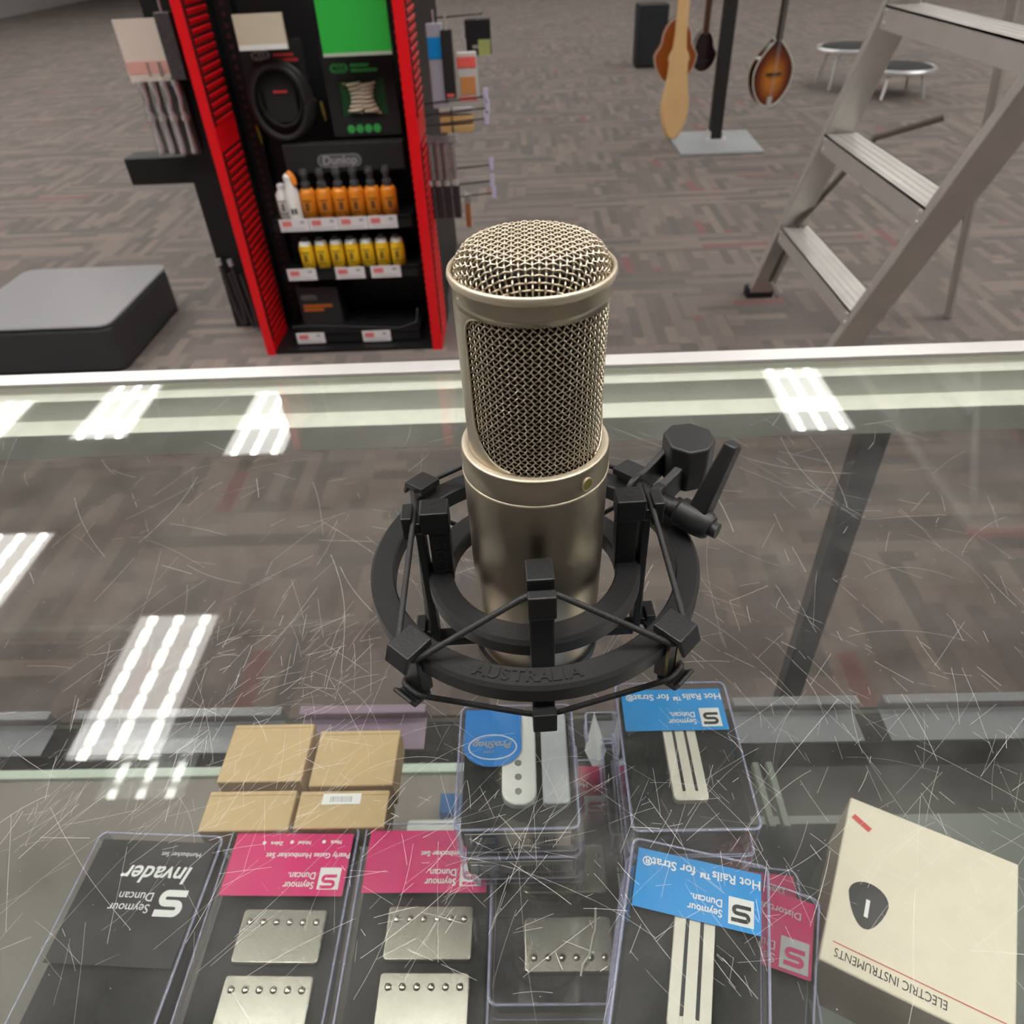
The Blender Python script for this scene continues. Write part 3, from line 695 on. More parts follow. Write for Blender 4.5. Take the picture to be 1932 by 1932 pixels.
# price strips along the shelf edge
def strip(x0, x1, m, lab, cut=.006):
    b = MB(); v = [(x0, .386, .522), (x1-cut, .386, .522), (x1, .380, .535), (x1, .377, .545), (x1-cut*.5, .386, .556), (x0, .386, .556)]
    b.add([(x, .3925, z) for x, y, z in v]+[(x, .3940, z) for x, y, z in v], [(5, 4, 3, 2, 1, 0), (6, 7, 8, 9, 10, 11)]+[(i, (i+1) % 6, 6+(i+1) % 6, 6+i) for i in range(6)])
    b.box(x0, x1-cut*.5, .386, .3945, .5545, .5562); b.box(x0, x1-cut*.6, .3600, .3925, .5382, .5390)
    tag(b.build('price_strip', m, smooth=False), lab, 'price strip', 'acrylic price strips on the shelf edge')
strip(-.420, -.2280, acryl, 'grey acrylic price strip on the shelf edge behind the kraft cartons')
strip(-.2140, -.0985, acryl_pink, 'pinkish acrylic price strip on the shelf edge left of the shock mount')
strip(.1700, .2810, acryl, 'grey acrylic price strip on the shelf edge right of the blue-card stack')
strip(.300, .46, acryl, 'grey acrylic price strip at the far right of the shelf edge')
strip(-.62, -.44, acryl, 'grey acrylic price strip at the far left of the shelf edge')
# folded card and small clear case behind the centre stack
b = MB(); b.add([(.0375, .3560, SZ), (.0470, .3300, SZ), (.0560, .3560, SZ), (.0450, .3640, .582)], [(0, 1, 3), (1, 2, 3), (2, 0, 3), (0, 2, 1)])
tag(b.build('folded_card', mat('white folded card', (.85, .86, .88), .4), smooth=False), 'white folded paper card standing behind the white pickup stack', 'card')
t = empty('small_parts_case', (.0540, .3700, SZ), 0, 'small clear parts case with lavender edge behind the white pickup stack', 'clear case')
case_shell(.030, .028, .016, t, .003); MB().box(-.010, .010, -.009, .009, .001, .008).build('parts_card', acryl, t, smooth=False)
# things on the lower board
tag(MB().tube([(-.150, .40, .312), (-.085, .40, .313)], .0130, 20).build('white_tube', white, None, bevel=.002), 'white tube lying on the lower shelf behind the faded pink card', 'tube')
t = empty('small_blue_carton', (-.095, .425, .2995), 0, 'small blue carton on the lower shelf behind the white tube', 'cardboard box')
MB().box(-.02, .02, -.012, .012, 0, .03).build('carton_body', mat('deep blue card', (.01, .10, .30), .5), t, bevel=.001); MB().box(-.016, .016, -.0125, -.012, .006, .02).build('front_print', grey, t, smooth=False)
t = empty('black_tray', (.27, .36, .2955), 0, 'black shallow tray on the lower shelf right of the blue-card stack', 'tray')
MB().box(-.09, .09, -.035, .035, 0, .02).build('tray_body', foam, t, bevel=.004); MB().box(-.098, .098, -.042, .042, .018, .022).build('tray_rim', rubber, t, bevel=.002)
# cream carton
A_ = math.radians(-28); t = empty('instrument_carton', (.165, .1716, SZ), A_, 'cream carton with black plectrum shaped print and red line, right of the stacks', 'cardboard box')
MB().box(0, .105, 0, .118, 0, .062).build('carton_body', creamcard, t, bevel=.0012)
zz = .0623
g = MB().ribbon([(.006, .014), (.100, .014)], .0006, zz).build('red_line', redprint, t, smooth=False)
lettering('ELECTRIC INSTRUMENTS', .0078, (.039, .0085, zz), dark, t, rot=(0, 0, PI), sx=.72)
pp = []
for k in range(24):
    a = 2*PI*k/24; r = 1-.22*math.cos(3*(a+PI/6)+PI)*0; pp.append((a, r))
g = MB(); pl = [(.040+.012*math.cos(a)*(1+.0*math.sin(a)), .050+(.0105 if math.sin(a) > 0 else .0200)*math.sin(a)*(1 if math.sin(a) > 0 else 1)) for a, r in pp]
g.prism([(x if y > .050 else .0215+(x-.0215)*(1-.25*(.050-y)/.02), y) for x, y in [(x_-.0185, y_) for x_, y_ in pl]], zz-.0001, zz+.0001); g.build('plectrum_print', dark, t, smooth=False)
lettering('1', .016, (.0215, .044, zz+.0002), white, t, rot=(0, 0, PI), bold=.0004)
g = MB(); g.ribbon([(.004, .104), (.016, .098)], .004, zz); g.build('red_corner_print', redprint, t, smooth=False)
# ------------------------------------------------------------------ end-cap rack with red slotted wings
rk = empty('display_rack', (-.575, 2.30, 0), 0, 'black shop rack end with two bright red slotted side panels behind the counter', 'display rack')
def rp(mb, name, m, par=None, **k):
    mb.v = [(a+.575, b-2.30, c) for a, b, c in mb.v]; return mb.build(name, m, par or rk, **k)
def wing(x0, x1):
    m_ = MB(); m_.box(x0, x1, 2.180, 2.186, 0, 1.9)
    for x in (x0+.001, x1-.003): m_.box(x, x+.002, 2.186, 2.353, 0, 1.9, 1)
    z = .045
    while z < 1.85:
        if not (.61 < z < .665 or 1.25 < z < 1.30):
            for x in (x0-.0045, x1-.0015):
                m_.add([(x+.003, 2.196, z), (x+.003, 2.345, z), (x+.006 if x > x0 else x, 2.345, z+.010), (x+.006 if x > x0 else x, 2.196, z+.010), (x+.003, 2.196, z+.013), (x+.003, 2.345, z+.013)],
                       [(0, 1, 2, 3), (3, 2, 5, 4)], 0)
        else:
            for x in (x0-.001, x1-.001): m_.box(x, x+.002, 2.186, 2.353, z, z+.021, 0)
        z += .021
    for x in (x0-.0005, x1-.0015): m_.box(x, x+.002, 2.186, 2.353, 0, .045, 0)
    return rp(m_, 'side_wing', [redm, redd], smooth=False)
wing(-.8615, -.8355); wing(-.3151, -.2853)
rp(MB().box(-.8355, -.3151, 2.44, 2.46, 0, 1.9), 'back_panel', blacksteel, smooth=False)
for x0 in (-.832, -.3400):
    m_ = MB(); m_.box(x0, x0+.046, 2.400, 2.44, 0, 1.9); z = .03
    while z < 1.2: m_.box(x0+.016, x0+.027, 2.3985, 2.4005, z, z+.011, 1); z += .025
    rp(m_, 'slotted_upright', [blacksteel, mat('reddish slot', (.07, .02, .02), .6)], smooth=False)
for x0 in (-.8615, -.3130): rp(MB().box(x0, x0+.028, 2.353, 2.46, 0, 1.9), 'side_closure', blacksteel, smooth=False)
rp(MB().box(-.345, -.300, 2.46, 3.15, 0, 1.9), 'side_pegboard', blacksteel, smooth=False)
rp(MB().box(-.8355, -.3151, 2.186, 2.44, 0, .012), 'base', blacksteel, smooth=False)
hs = rp(MB().box(-.700, -.350, 2.295, 2.335, .525, .600), 'header_sign', rubber, bevel=.002)
def pill(x0, x1, z0, z1, y, m, par, px=0, py=0, txt=None, tm=None, sz=.02):
    r = (z1-z0)/2*.98; a = rrect(x0-px, x1-px, z0, z1, r, 6); o = MB().prism(a, y-py-.0006, y-py, axis='y').build('logo_plate', m, par, smooth=False)
    b = rrect(x0-px+.002, x1-px-.002, z0+.002, z1-.002, r-.002, 6); g = MB(); g.tube([(q[0], y-py-.0012, q[1]) for q in b], .0007, 4, closed=True)
    if txt: text_mesh(g, txt, sz, Matrix.Translation(((x0+x1)/2-px, y-py-.0012, (z0+z1)/2)) @ rotm(PI/2, 0, 0), bold=.0004, shear=.15 if txt == 'Dunlop' else 0)
    g.build('logo_print', tm, o, smooth=False); return o
gp2 = mat('dark grey plate', (.10, .10, .105), .5)
pill(-.604, -.475, .5375, .5735, 2.2945, gp2, hs, -.575, 2.30, 'Dunlop', grey, .034)
def shelf(z, tags, y0=2.25, x0=-.765, x1=-.345):
    m_ = MB(); m_.box(x0, x1, y0+.002, 2.44, z-.004, z); m_.box(x0, x1, y0+.002, y0+.005, z-.03, z+.006)
    s = rp(m_, 'shelf', blacksteel, smooth=False)
    for x, w_ in tags:
        o = MB().box(x+.575, x+w_+.575, y0-2.30, y0+.0016-2.30, z-.030, z+.007).build('price_tag', tagm, s, smooth=False)
        g = MB().box(x+.575+.008, x+.575+w_*.42, y0-2.3005, y0-2.30, z-.015, z+.001); g.build('tag_red_print', tagred, o, smooth=False)
        g = MB(); g.box(x+.575+w_*.72, x+.575+w_*.86, y0-2.3005, y0-2.30, z-.007, z+.001); g.box(x+.575+w_*.1, x+.575+w_*.85, y0-2.3005, y0-2.30, z-.0235, z-.0215); g.build('tag_text_print', grey, o, smooth=False)
    return s
shelf(.402, [(-.744+.0895*k, .088) for k in range(4)]); shelf(.250, [(-.756, .091), (-.604, .092), (-.492, .094)])
sf = shelf(.048, [(-.766, .092), (-.548, .092)], 2.22, -.775, -.36)
m_ = MB(); m_.tube([(x+.575, y-2.30, z) for x, y, z in [(-.772, 2.26, .05), (-.772, 2.226, .075), (-.72, 2.226, .078), (-.42, 2.226, .060), (-.365, 2.226, .078), (-.362, 2.26, .11)]], .003, 8); m_.build('tray_rail', blacksteel, sf)
ORD = ['leftmost', 'second from the left', 'third from the left', 'fourth from the left', 'fifth from the left', 'sixth from the left', 'rightmost']
def bottle(prof, capprof, bm, cm, printm, loc, label, group, name='polish_bottle', lw=.017, txt=True):
    t = empty(name, loc, 0, label, 'bottle', group)
    MB().lathe([(.0001, 0)] + prof + [(.0001, prof[-1][1])], 24).build('bottle_body', bm, t, ang=50)
    MB().lathe([(.0001, capprof[0][1])] + capprof + [(.0001, capprof[-1][1])], 20).build('cap', cm, t, ang=50)
    r = prof[1][0]; g = MB(); n = 7
    for z0_, z1_, wa in ((.024, .046, .30), (.050, .054, .7), (.015, .018, .7)):
        for k in range(n if wa > .5 else 3):
            a = -PI/2+(k-(n if wa > .5 else 3)/2)*(wa/ (n if wa > .5 else 3))*1.6; b = a+(wa/(n if wa > .5 else 3))*1.1
            g.add([((r+.0006)*math.cos(q), (r+.0006)*math.sin(q), z) for q, z in ((a, z0_), (b, z0_), (b, z1_), (a, z1_))], [(0, 1, 2, 3)])
    g.build('label_print', printm, t, smooth=False); return t
for i in range(6):
    lab = f'orange polish bottle, {ORD[i] if i < 5 else "rightmost"} of six on the upper rack shelf'
    t = bottle([(.0215, .0), (.0236, .002), (.0236, .072), (.019, .080), (.010, .084)], [(.0135, .084), (.0135, .098), (.0095, .100), (.0090, .114), (.0130, .118), (.0130, .126), (.0090, .136)], orange, capdark, dark, (-.652+.0486*i, 2.288, .4021), lab, 'orange polish bottles')
    t.rotation_euler.z = .1*(i % 3)
t = bottle([(.0190, 0), (.0205, .002), (.0205, .068), (.015, .076), (.0095, .080)], [(.0115, .080), (.0115, .094), (.006, .098)], white, white, dark, (-.728, 2.292, .4021), 'short white bottle at the left end of the upper rack shelf', 'white bottles')
t = empty('spray_bottle', (-.694, 2.272, .4021), 0, 'white bottle with orange slanted nozzle on the upper rack shelf', 'bottle', 'white bottles')
MB().lathe([(.0001, 0), (.019, 0), (.0205, .002), (.0205, .080), (.016, .092), (.0145, .108), (.0145, .122), (.010, .128), (.0001, .129)], 24).build('bottle_body', white, t)
MB().tube([(.002, 0, .135), (.008, -.002, .126), (.014, -.004, .112), (.018, -.006, .098)], [.006, .0095, .0095, .007], 14).build('nozzle', orangecap, t)
g = MB(); g.box(-.006, .001, -.0215, -.0206, .02, .036); g.box(.004, .011, -.0205, -.0200, .02, .036); g.build('label_print', dark, t, smooth=False)
for i in range(7):
    lab = f'yellow oil bottle, {ORD[i]} of seven on the middle rack shelf'
    t = bottle([(.0200, 0), (.0215, .002), (.0215, .066), (.0190, .071)], [(.0105, .081), (.0105, .094), (.007, .096)], yellow, capdark, dark, (-.690+.0475*i, 2.288+(-.006 if i == 0 else 0), .2501), lab, 'yellow oil bottles')
    MB().lathe([(.0192, .070), (.0180, .078), (.0120, .0825), (.0001, .083)], 24).build('shoulder', white, t, ang=50)
t = empty('boxed_kit', (-.690, 2.34, .0481), 0, 'black carton with grey logo and orange lines on the bottom rack shelf', 'box')
MB().box(-.067, .067, -.04, .04, 0, .125).build('carton_body', mat('black carton', (.035, .03, .033), .5), t, bevel=.001)
MB().box(-.067, .067, -.041, .041, .125, .127).build('carton_lid', mat('grey carton edge', (.10, .085, .09), .5), t, smooth=False)
pill(-.058, -.005, .085, .103, -.0405, grey, t, 0, 0, 'Dunlop', dark, .014)
g = MB(); g.box(-.055, .040, -.041, -.0402, .060, .070); g.box(-.055, .010, -.041, -.0402, .047, .057); g.build('orange_print', mat('orange print', (.62, .16, .02), .5), t, smooth=False)
# cable packs hanging in the rack
def cable_pack(x, label, pm, green):
    t = empty('cable_pack', (x, 2.335, .61), 0, label, 'cable pack', 'instrument cables hanging in the rack')
    if green:
        m_ = MB(); m_.box(-.098, .098, 0, .012, 0, .052); m_.box(-.098, -.064, 0, .012, .052, .142); m_.box(.066, .098, 0, .012, .052, .142); m_.box(-.098, .098, 0, .012, .142, .235)
        card = m_.build('backing_card', rubber, t, smooth=False)
        MB().box(-.064, .066, .004, .006, .052, .142).build('window_back', mat('green window back', (.01, .07, .02), .6), t, smooth=False)
        pill(-.079, -.028, .158, .182, -.0008, greenprint, card, 0, 0, 'MXR', dark, .018)
        g = MB(); g.box(-.022, .030, -.001, 0, .172, .180); g.box(-.022, .052, -.001, 0, .160, .168); g.build('green_print', greenprint, card, smooth=False)
        g = MB()
        for k in range(4):
            g.T = Matrix.Translation((-.046+.025*k, -.001, .018)) @ rotm(PI/2, 0, 0); g.lathe([(.011, 0), (.0105, .001), (.008, .001), (.0001, .001)], 24)
        g.T = Matrix(); g.build('green_dots', greenprint, card)
        for x0, z0_, n_, s_ in ((-.026, .060, 7, 1), (.026, .058, 7, -1)):
            pts = []
            for k in range(n_*14+1):
                a = 2*PI*k/14; u = k/(n_*14); px = x0+s_*.016*math.sin(u*PI*.9); pz = z0_+u*.075+(.0)
                pts.append((px+.019*math.cos(a), -.004+.008*math.sin(a), pz))
            MB().tube(pts, .0043, 8).build('coiled_cable', mat('aged cream cable', (.60, .53, .41), .45), t)
        MB().tube([(-.05, -.004, .135), (-.03, -.004, .128), (.0, -.006, .124)], .0035, 8).build('plug_tip', gold, t)
    else:
        card = MB().box(-.098, .075, 0, .008, .140, .245).build('backing_card', rubber, t, smooth=False)
        pill(-.068, -.016, .196, .222, -.0008, grey, card, 0, 0, 'MXR', dark, .020)
        g = MB(); g.box(-.008, .048, -.001, 0, .205, .212); g.box(-.008, .058, -.001, 0, .192, .200); g.build('red_print', redprint, card, smooth=False)
        g = MB()
        for k in range(3): g.T = Matrix.Translation((-.032+.016*k, -.001, .158)) @ rotm(PI/2, 0, 0); g.lathe([(.005, 0), (.0001, .001)], 16)
        g.T = Matrix(); g.build('grey_dots', grey, card)
        pts = [(.0+.078*math.cos(a)*1.0-.012, -.012+.006*math.sin(3*a), .096+.095*math.sin(a)) for a in [2*PI*k/64*3 for k in range(65*1)]]
        MB().tube([(-.012+(.074+.006*(k//60))*math.cos(2*PI*k/60), -.020+.010*(k//60), .096+(.090+.004*(k//60))*math.sin(2*PI*k/60)) for k in range(181)], .0082, 10).build('coiled_cable', mat('black cable jacket', (.02, .02, .021), .45), t)
        MB().tube([(-.012+.060*math.cos(2*PI*k/24), -.004, .105+.072*math.sin(2*PI*k/24)) for k in range(24)], .004, 6, closed=True).build('inner_ring', rubber, t)
        g = MB(); g.box(-.028, .012, -.006, -.004, .118, .124); g.build('red_print', redprint, t, smooth=False)
        MB().box(-.055, .032, -.003, -.001, .045, .165).build('centre_card', rubber, t, smooth=False)
        for px, pz in ((-.093, .005), (.105, .058)):
            m_ = MB(); m_.tube([(px-.004, -.004, pz+.035), (px, -.006, pz)], [.0042, .0046], 12); m_.tube([(px, -.006, pz), (px+.001, -.007, pz-.014)], [.0032, .0024], 10); m_.build('plug', gold, t)
    MB().tube([(0, .10, .238 if not green else .228), (0, -.03, .238 if not green else .228), (0, -.034, .245 if not green else .235)], .0028, 8).build('hook', steel, t)
    return t
cable_pack(-.672, 'black coiled guitar cable on a hanger card with grey logo and red lettering', None, False)
cable_pack(-.452, 'black cable pack with a window showing cream curly cable and green print', None, True)
t = empty('green_card', (-.437, 2.262, .825), 0, 'bright green header card at the top of the red rack above the curly cable', 'card')
MB().box(-.088, .095, 0, .012, 0, .12).build('card_face', mat('bright green card', (.03, .48, .06), .5), t, smooth=False); MB().box(-.088, .095, -.001, 0, -.008, 0).build('card_edge', mat('pale edge', (.45, .5, .42), .5), t, smooth=False)
t = empty('paper_card', (-.69, 2.28, .838), 0, 'white and tan paper card at the top of the rack above the black cable', 'card')
MB().box(-.06, .07, 0, .01, 0, .08).build('card_face', mat('tan card', (.62, .55, .42), .5), t, smooth=False); MB().box(-.06, .07, -.001, 0, 0, .012).build('card_edge', white, t, smooth=False)
# black fin left of the rack with hanging packs
fn = empty('side_fixture', (-.95, 2.42, 0), 0, 'tall black narrow fixture standing against the left side of the red rack', 'shop fixture')
MB().box(-.085, .085, -.01, .03, .06, 1.7).build('panel', blacksteel, fn, smooth=False); MB().box(-.085, .085, -.012, .20, 0, .06).build('foot', blacksteel, fn, smooth=False)
MB().box(-.30, -.085, .03, .12, .47, .55).build('side_bin', blacksteel, fn, bevel=.004)
for k, (x, y) in enumerate(((-1.005, 2.385), (-.965, 2.375))):
    pts = [(x-.012, y, .23), (x-.008, y-.004, .16), (x, y-.006, .08), (x+.012, y-.01, .016), (x+.024, y-.012, .03), (x+.022, y-.006, .09), (x+.010, y, .2)]
    t = empty('hanging_strap', (x, y, 0), 0, ['black cable strap looping down to the floor at the outer edge of the side fixture', 'black cable strap looping down to the floor nearer the red rack'][k], 'strap', 'straps hanging by the red rack')
    MB().tube([(a-x, b-y, c) for a, b, c in pts], .006, 8).build('strap_loop', mat('grey black webbing', (.05, .05, .052), .4), t); MB().tube([(-.012, 0, .23), (-.014, .0, .25)], .009, 8).build('strap_end', steel, t)
t = empty('red_tag', (-.918, 2.378, .03), 0, 'small dark red tag hanging beside the straps at the foot of the rack', 'tag')
MB().box(-.014, .014, 0, .004, 0, .11).build('tag_face', mat('dark red tag', (.22, .01, .02), .5), t, bevel=.001); MB().tube([(0, .002, .11), (0, .002, .16)], .0015, 6).build('tag_loop', orangecap, t)
for i in range(4):
    x = -1.088+.034*i
    t = empty('clip_pack', (x, 2.375-.004*i, .570), 0, f'clear hanging pack with silver clip, {["leftmost", "second", "third", "rightmost"][i]} of four left of the rack', 'clip pack', 'silver clip packs left of the rack')
    m_ = MB(); m_.box(-.014, .014, 0, .022, 0, .205); m_.build('blister', case_clear, t, bevel=.003)
    m_ = MB(); m_.tube([(0, .01, .012), (0, .01, .085), (.004, .01, .1), (-.002, .006, .12), (.002, .01, .15), (0, .01, .19)], [.009, .006, .009, .006, .006, .009], 10)
    for z in (.012, .1, .19): m_.add(*[[(math.cos(a)*.009, .006+math.sin(a)*.009, z+dz) for dz in (-.006, .006) for a in [k*PI/4 for k in range(8)]], [tuple(range(8))[::-1], tuple(range(8, 16))]+[(k, (k+1) % 8, 8+(k+1) % 8, 8+k) for k in range(8)]])
    m_.build('silver_clip', steel, t); MB().box(-.013, .013, .020, .023, .0, .20).build('backing_card', mat('grey backing', (.12, .115, .12), .5), t, smooth=False)
    MB().box(-.004, .004, .012, .016, .205, .24).build('hang_tab', acryl, t, smooth=False)
t = empty('black_pack', (-.962, 2.365, .765), 0, 'long dark hanging pack just left of the red panel at the top', 'pack')
MB().box(-.028, .016, 0, .03, 0, .16).build('pack_body', mat('speckled dark pack', (.07, .065, .07), .35, noise=.8, nscale=80), t, bevel=.003); MB().tube([(-.006, .01, .16), (-.006, .01, .2)], .003, 6).build('hook', steel, t)
t = empty('paper_card', (-1.025, 2.385, .762), 0, 'pale pink and white card at the top left corner of the shop view', 'card')
MB().box(-.09, .034, 0, .004, 0, .15).build('card_face', mat('pale card', (.75, .66, .58), .5), t, smooth=False); MB().box(-.09, .030, -.001, 0, .02, .05).build('pink_print', mat('pink print', (.75, .40, .34), .5), t, smooth=False)
# dark tub left
t = empty('floor_case', (-1.56, 2.60, 0), 0, 'dark grey rounded case standing on the carpet at the left edge', 'case')
MB().prism(rrect(-.26, .26, -.50, .0, .04), 0, .150).build('case_body', mat('charcoal case', (.035, .037, .04), .5), t, bevel=.012, seg=3, ang=40)
MB().prism(rrect(-.262, .262, -.502, .002, .04), .152, .162).build('case_top', mat('case top highlight grey', (.22, .22, .23), .35), t, bevel=.006, seg=3, ang=40)  # lighter top slab, the highlight put into its colour
# packs hanging on the right side of the rack
def flat_pack(loc, dims, mats_, label, cat='pack', tiers=()):
    t = empty('hanging_pack', loc, 0, label, cat, 'packs on the right side of the rack'); w_, dd, h = dims
    MB().box(-w_/2, w_/2, 0, dd, 0, h).build('pack_body', mats_, t, bevel=.002)
    for (x0, x1, z0_, z1_, m_) in tiers: MB().box(x0, x1, -.0015, -.0003, z0_, z1_).build('pack_print', m_, t, smooth=False)
    MB().tube([(0, dd*.5, h), (0, dd*.5, h+.03)], .002, 6).build('hang_loop', steel, t); return t
paleblue = mat('pale blue grey pack', (.38, .42, .50), .4); tan = mat('tan string box', (.50, .33, .13), .6); coral = mat('coral red print', (.80, .12, .10), .5); lil = mat('pale lilac ticket', (.55, .52, .72), .4)
flat_pack((-.232, 2.31, .675), (.042, .02, .20), paleblue, 'tall pale blue hanging pack next to the right red panel', tiers=[(-.020, .020, .12, .17, bluem)])
flat_pack((-.200, 2.30, .700), (.030, .025, .16), rubber, 'tall black hanging pack between the pale blue and the coral one', tiers=[(-.010, .010, .005, .012, coral)])
flat_pack((-.152, 2.32, .690), (.055, .03, .115), mat('pale pack card', (.55, .52, .50), .5), 'hanging pack with coral red band and orange panel right of the rack', tiers=[(-.026, .026, .080, .105, coral), (-.020, .022, .015, .058, mat('orange panel', (.55, .24, .08), .5)), (-.026, .024, .0, .010, coral)])
flat_pack((-.145, 2.90, .722), (.085, .05, .10), rubber, 'black and white carton at the far right end of the rack top', tiers=[(.000, .040, .0, .045, mat('yellow green print', (.50, .55, .20), .5)), (-.02, .0, .02, .03, grey)])
for k in range(3):
    o = MB().box(-.238, -.142, 2.31, 2.345, .612+.0235*k, .630+.0235*k).build('string_box', tan if k < 2 else mat('grey string box', (.48, .47, .46), .5), None, bevel=.002)
    tag(o, ['lowest tan string box on the long hooks right of the rack', 'upper tan string box on the long hooks right of the rack', 'grey string box topmost on the long hooks right of the rack'][k], 'box', 'string boxes on the hooks')
    MB().box(-.205, -.201, 2.3085, 2.3099, .612+.0235*k, .630+.0235*k).build('dividing_band', dark, o, smooth=False)
for k in range(4):
    t = empty('grey_clip_pack', (-.276+.022*k, 2.32, .485), 0, f'grey tubular pack, {["leftmost", "second", "third", "rightmost"][k]} in the row under the string boxes', 'pack', 'tubular packs right of the rack')
    MB().tube([(0, 0, 0), (0, 0, .10)], .0085, 12).build('pack_tube', mat('grey brown pack', (.24, .20, .20), .35, noise=.5, nscale=60), t); MB().lathe([(.0001, .10), (.0105, .10), (.0105, .118), (.0001, .12)], 14).build('pack_cap', acryl, t)
for k in range(4):
    t = empty('dark_clip_pack', (-.286+.026*k, 2.31, .375), 0, f'dark slim pack, {["leftmost", "second", "third", "rightmost"][k]} in the lowest row right of the rack', 'pack', 'dark slim packs right of the rack')
    MB().box(-.011, .011, -.006, .006, 0, .095).build('pack_body', mat('brown black pack', (.035, .028, .032), .35), t, bevel=.004); MB().lathe([(.0001, .095), (.009, .095), (.008, .108), (.0001, .109)], 12).build('pack_cap', steel, t)
t = empty('orange_pack', (-.184, 2.40, .315), 0, 'small orange brown pack below the grey ticketed hooks', 'pack'); MB().box(-.008, .008, 0, .012, 0, .075).build('pack_body', mat('burnt orange pack', (.45, .16, .06), .5), t, bevel=.002); MB().box(-.010, .010, 0, .012, .075, .10).build('pack_top', acryl, t, smooth=False)
MB().tube([(0, .006, .10), (0, -.02, .118), (0, -.08, .124)], .0015, 6).build('hang_loop', steel, t)
for k, (x0, x1, y, z) in enumerate(((-.28, -.105, 2.31, .700), (-.28, -.102, 2.31, .672), (-.28, -.106, 2.31, .645), (-.28, -.100, 2.32, .520), (-.28, -.100, 2.32, .475), (-.28, -.097, 2.32, .440))):
    t = empty('peg_hook', (x0, y, z), 0, f'{["top", "second", "third", "fourth", "fifth", "lowest"][k]} long wire hook with lilac ticket right of the rack', 'hook', 'ticketed hooks right of the rack')
    MB().tube([(0, 0, -.012), (x1-x0, 0, 0), (x1-x0+.002, 0, .006)], .0022, 8).build('wire', blacksteel, t); MB().box(x1-x0-.004, x1-x0+.008, -.006, -.004, -.014, .022).build('ticket', lil, t, bevel=.002)
t = empty('peg_hook', (-.300, 2.93, .835), 0, 'long wire hook at the rack end holding the black and white carton', 'hook', 'ticketed hooks right of the rack')
MB().tube([(0, 0, -.005), (.17, 0, 0), (.172, 0, .006)], .0022, 8).build('wire', blacksteel, t)
# ------------------------------------------------------------------ instrument post
pm_ = mat('galvanised base plate', (.36, .38, .40), .5, .2, noise=.08, nscale=10)
t = empty('instrument_post', (1.111, 4.70, 0), 0, 'black square floor post on a grey steel base plate with instruments hung around it', 'display stand')
MB().prism([(-.245, -.29), (.215, -.30), (.235, .20), (-.245, .22)], 0, .012).build('base_plate', pm_, t, bevel=.003)
MB().box(-.033, .033, -.033, .033, .012, 2.1).build('pole', rubber, t, bevel=.003)
m_ = MB()
for s in (-1, 1): m_.box(s*.045-.012, s*.045+.012, -.055, -.03, .012, .03); m_.box(s*.036-.003, s*.036+.003, -.05, .03, .012, .06)
m_.box(-.06, .06, -.06, -.034, .012, .022); m_.build('bracket', alu, t, bevel=.001)
for s, z in ((-.27, 1.02), (.24, .99), (-.09, 1.05)): MB().tube([(0, 0, z), (s, -.08, z), (s, -.09, z+.03)], .008, 8).build('arm', blacksteel, t)
def body_outline(pts, y0, y1, mats_, par, name='body', bev=.006): return MB().prism(pts, y0, y1, axis='y').build(name, mats_, par, bevel=bev, seg=3, ang=40)
t = empty('mandolin', (1.350, 4.60, .20), 0, 'sunburst teardrop mandolin hanging right of the black post', 'mandolin'); t.rotation_euler = (0, 0, .25)
pts = []
for k in range(40):
    a = 2*PI*k/40; x = .115*math.cos(a); z = .150+.150*math.sin(a)
    if math.sin(a) > 0: x *= 1-.62*math.sin(a)**2; z = .150+.165*math.sin(a)
    else: x *= 1+.05*math.sin(a)
    pts.append((x, z))
bm = bpy.data.materials.new('sunburst lacquer'); bm.use_nodes = True; N, L = nt(bm); b_ = N['Principled BSDF']; b_.inputs['Roughness'].default_value = .15
tc = N.new('ShaderNodeTexCoord'); mp = N.new('ShaderNodeMapping'); mp.inputs['Location'].default_value = (0, 0, -.135*6.2); mp.inputs['Scale'].default_value = (8.6, 0, 6.2); L.new(tc.outputs['Object'], mp.inputs[0])
gr = N.new('ShaderNodeTexGradient'); gr.gradient_type = 'SPHERICAL'; L.new(mp.outputs[0], gr.inputs[0]); r_ = N.new('ShaderNodeValToRGB'); L.new(gr.outputs[0], r_.inputs[0])
r_.color_ramp.elements[0].color = (.02, .006, .004, 1); r_.color_ramp.elements[1].color = (.55, .20, .02, 1); r_.color_ramp.elements[1].position = .75; e_ = r_.color_ramp.elements.new(.3); e_.color = (.16, .03, .008, 1)
L.new(r_.outputs[0], b_.inputs['Base Color'])
body_outline(pts, -.03, .03, bm, t); sidem = mat('pale maple side', (.50, .40, .28), .3)
MB().tube([(x*1.005, -.028, (z-.15)*1.005+.15) for x, z in pts], .003, 6, closed=True).build('binding', cream, t)
MB().tube([(x*1.005, .028, (z-.15)*1.005+.15) for x, z in pts], .003, 6, closed=True).build('back_binding', sidem, t)
m_ = MB(); m_.box(-.015, .015, -.045, -.02, .31, .66); m_.build('neck', mat('dark fingerboard', (.03, .018, .012), .4), t, bevel=.003); MB().prism([(-.028, .66), (.028, .66), (.038, .80), (-.038, .80)], -.03, -.015, axis='y').build('headstock', bm, t, bevel=.003)
MB().box(-.045, .045, -.042, -.032, .150, .160).build('bridge', dark, t, bevel=.002); MB().box(-.014, .014, -.036, -.028, .0, .045).build('tailpiece', steel, t, bevel=.002)
m_ = MB()
for k in range(4): m_.tube([(-.009+.006*k, -.038, .03), (-.009+.006*k, -.046, .155), (-.008+.0053*k, -.05, .66)], .0006, 4)
m_.build('strings', steel, t)
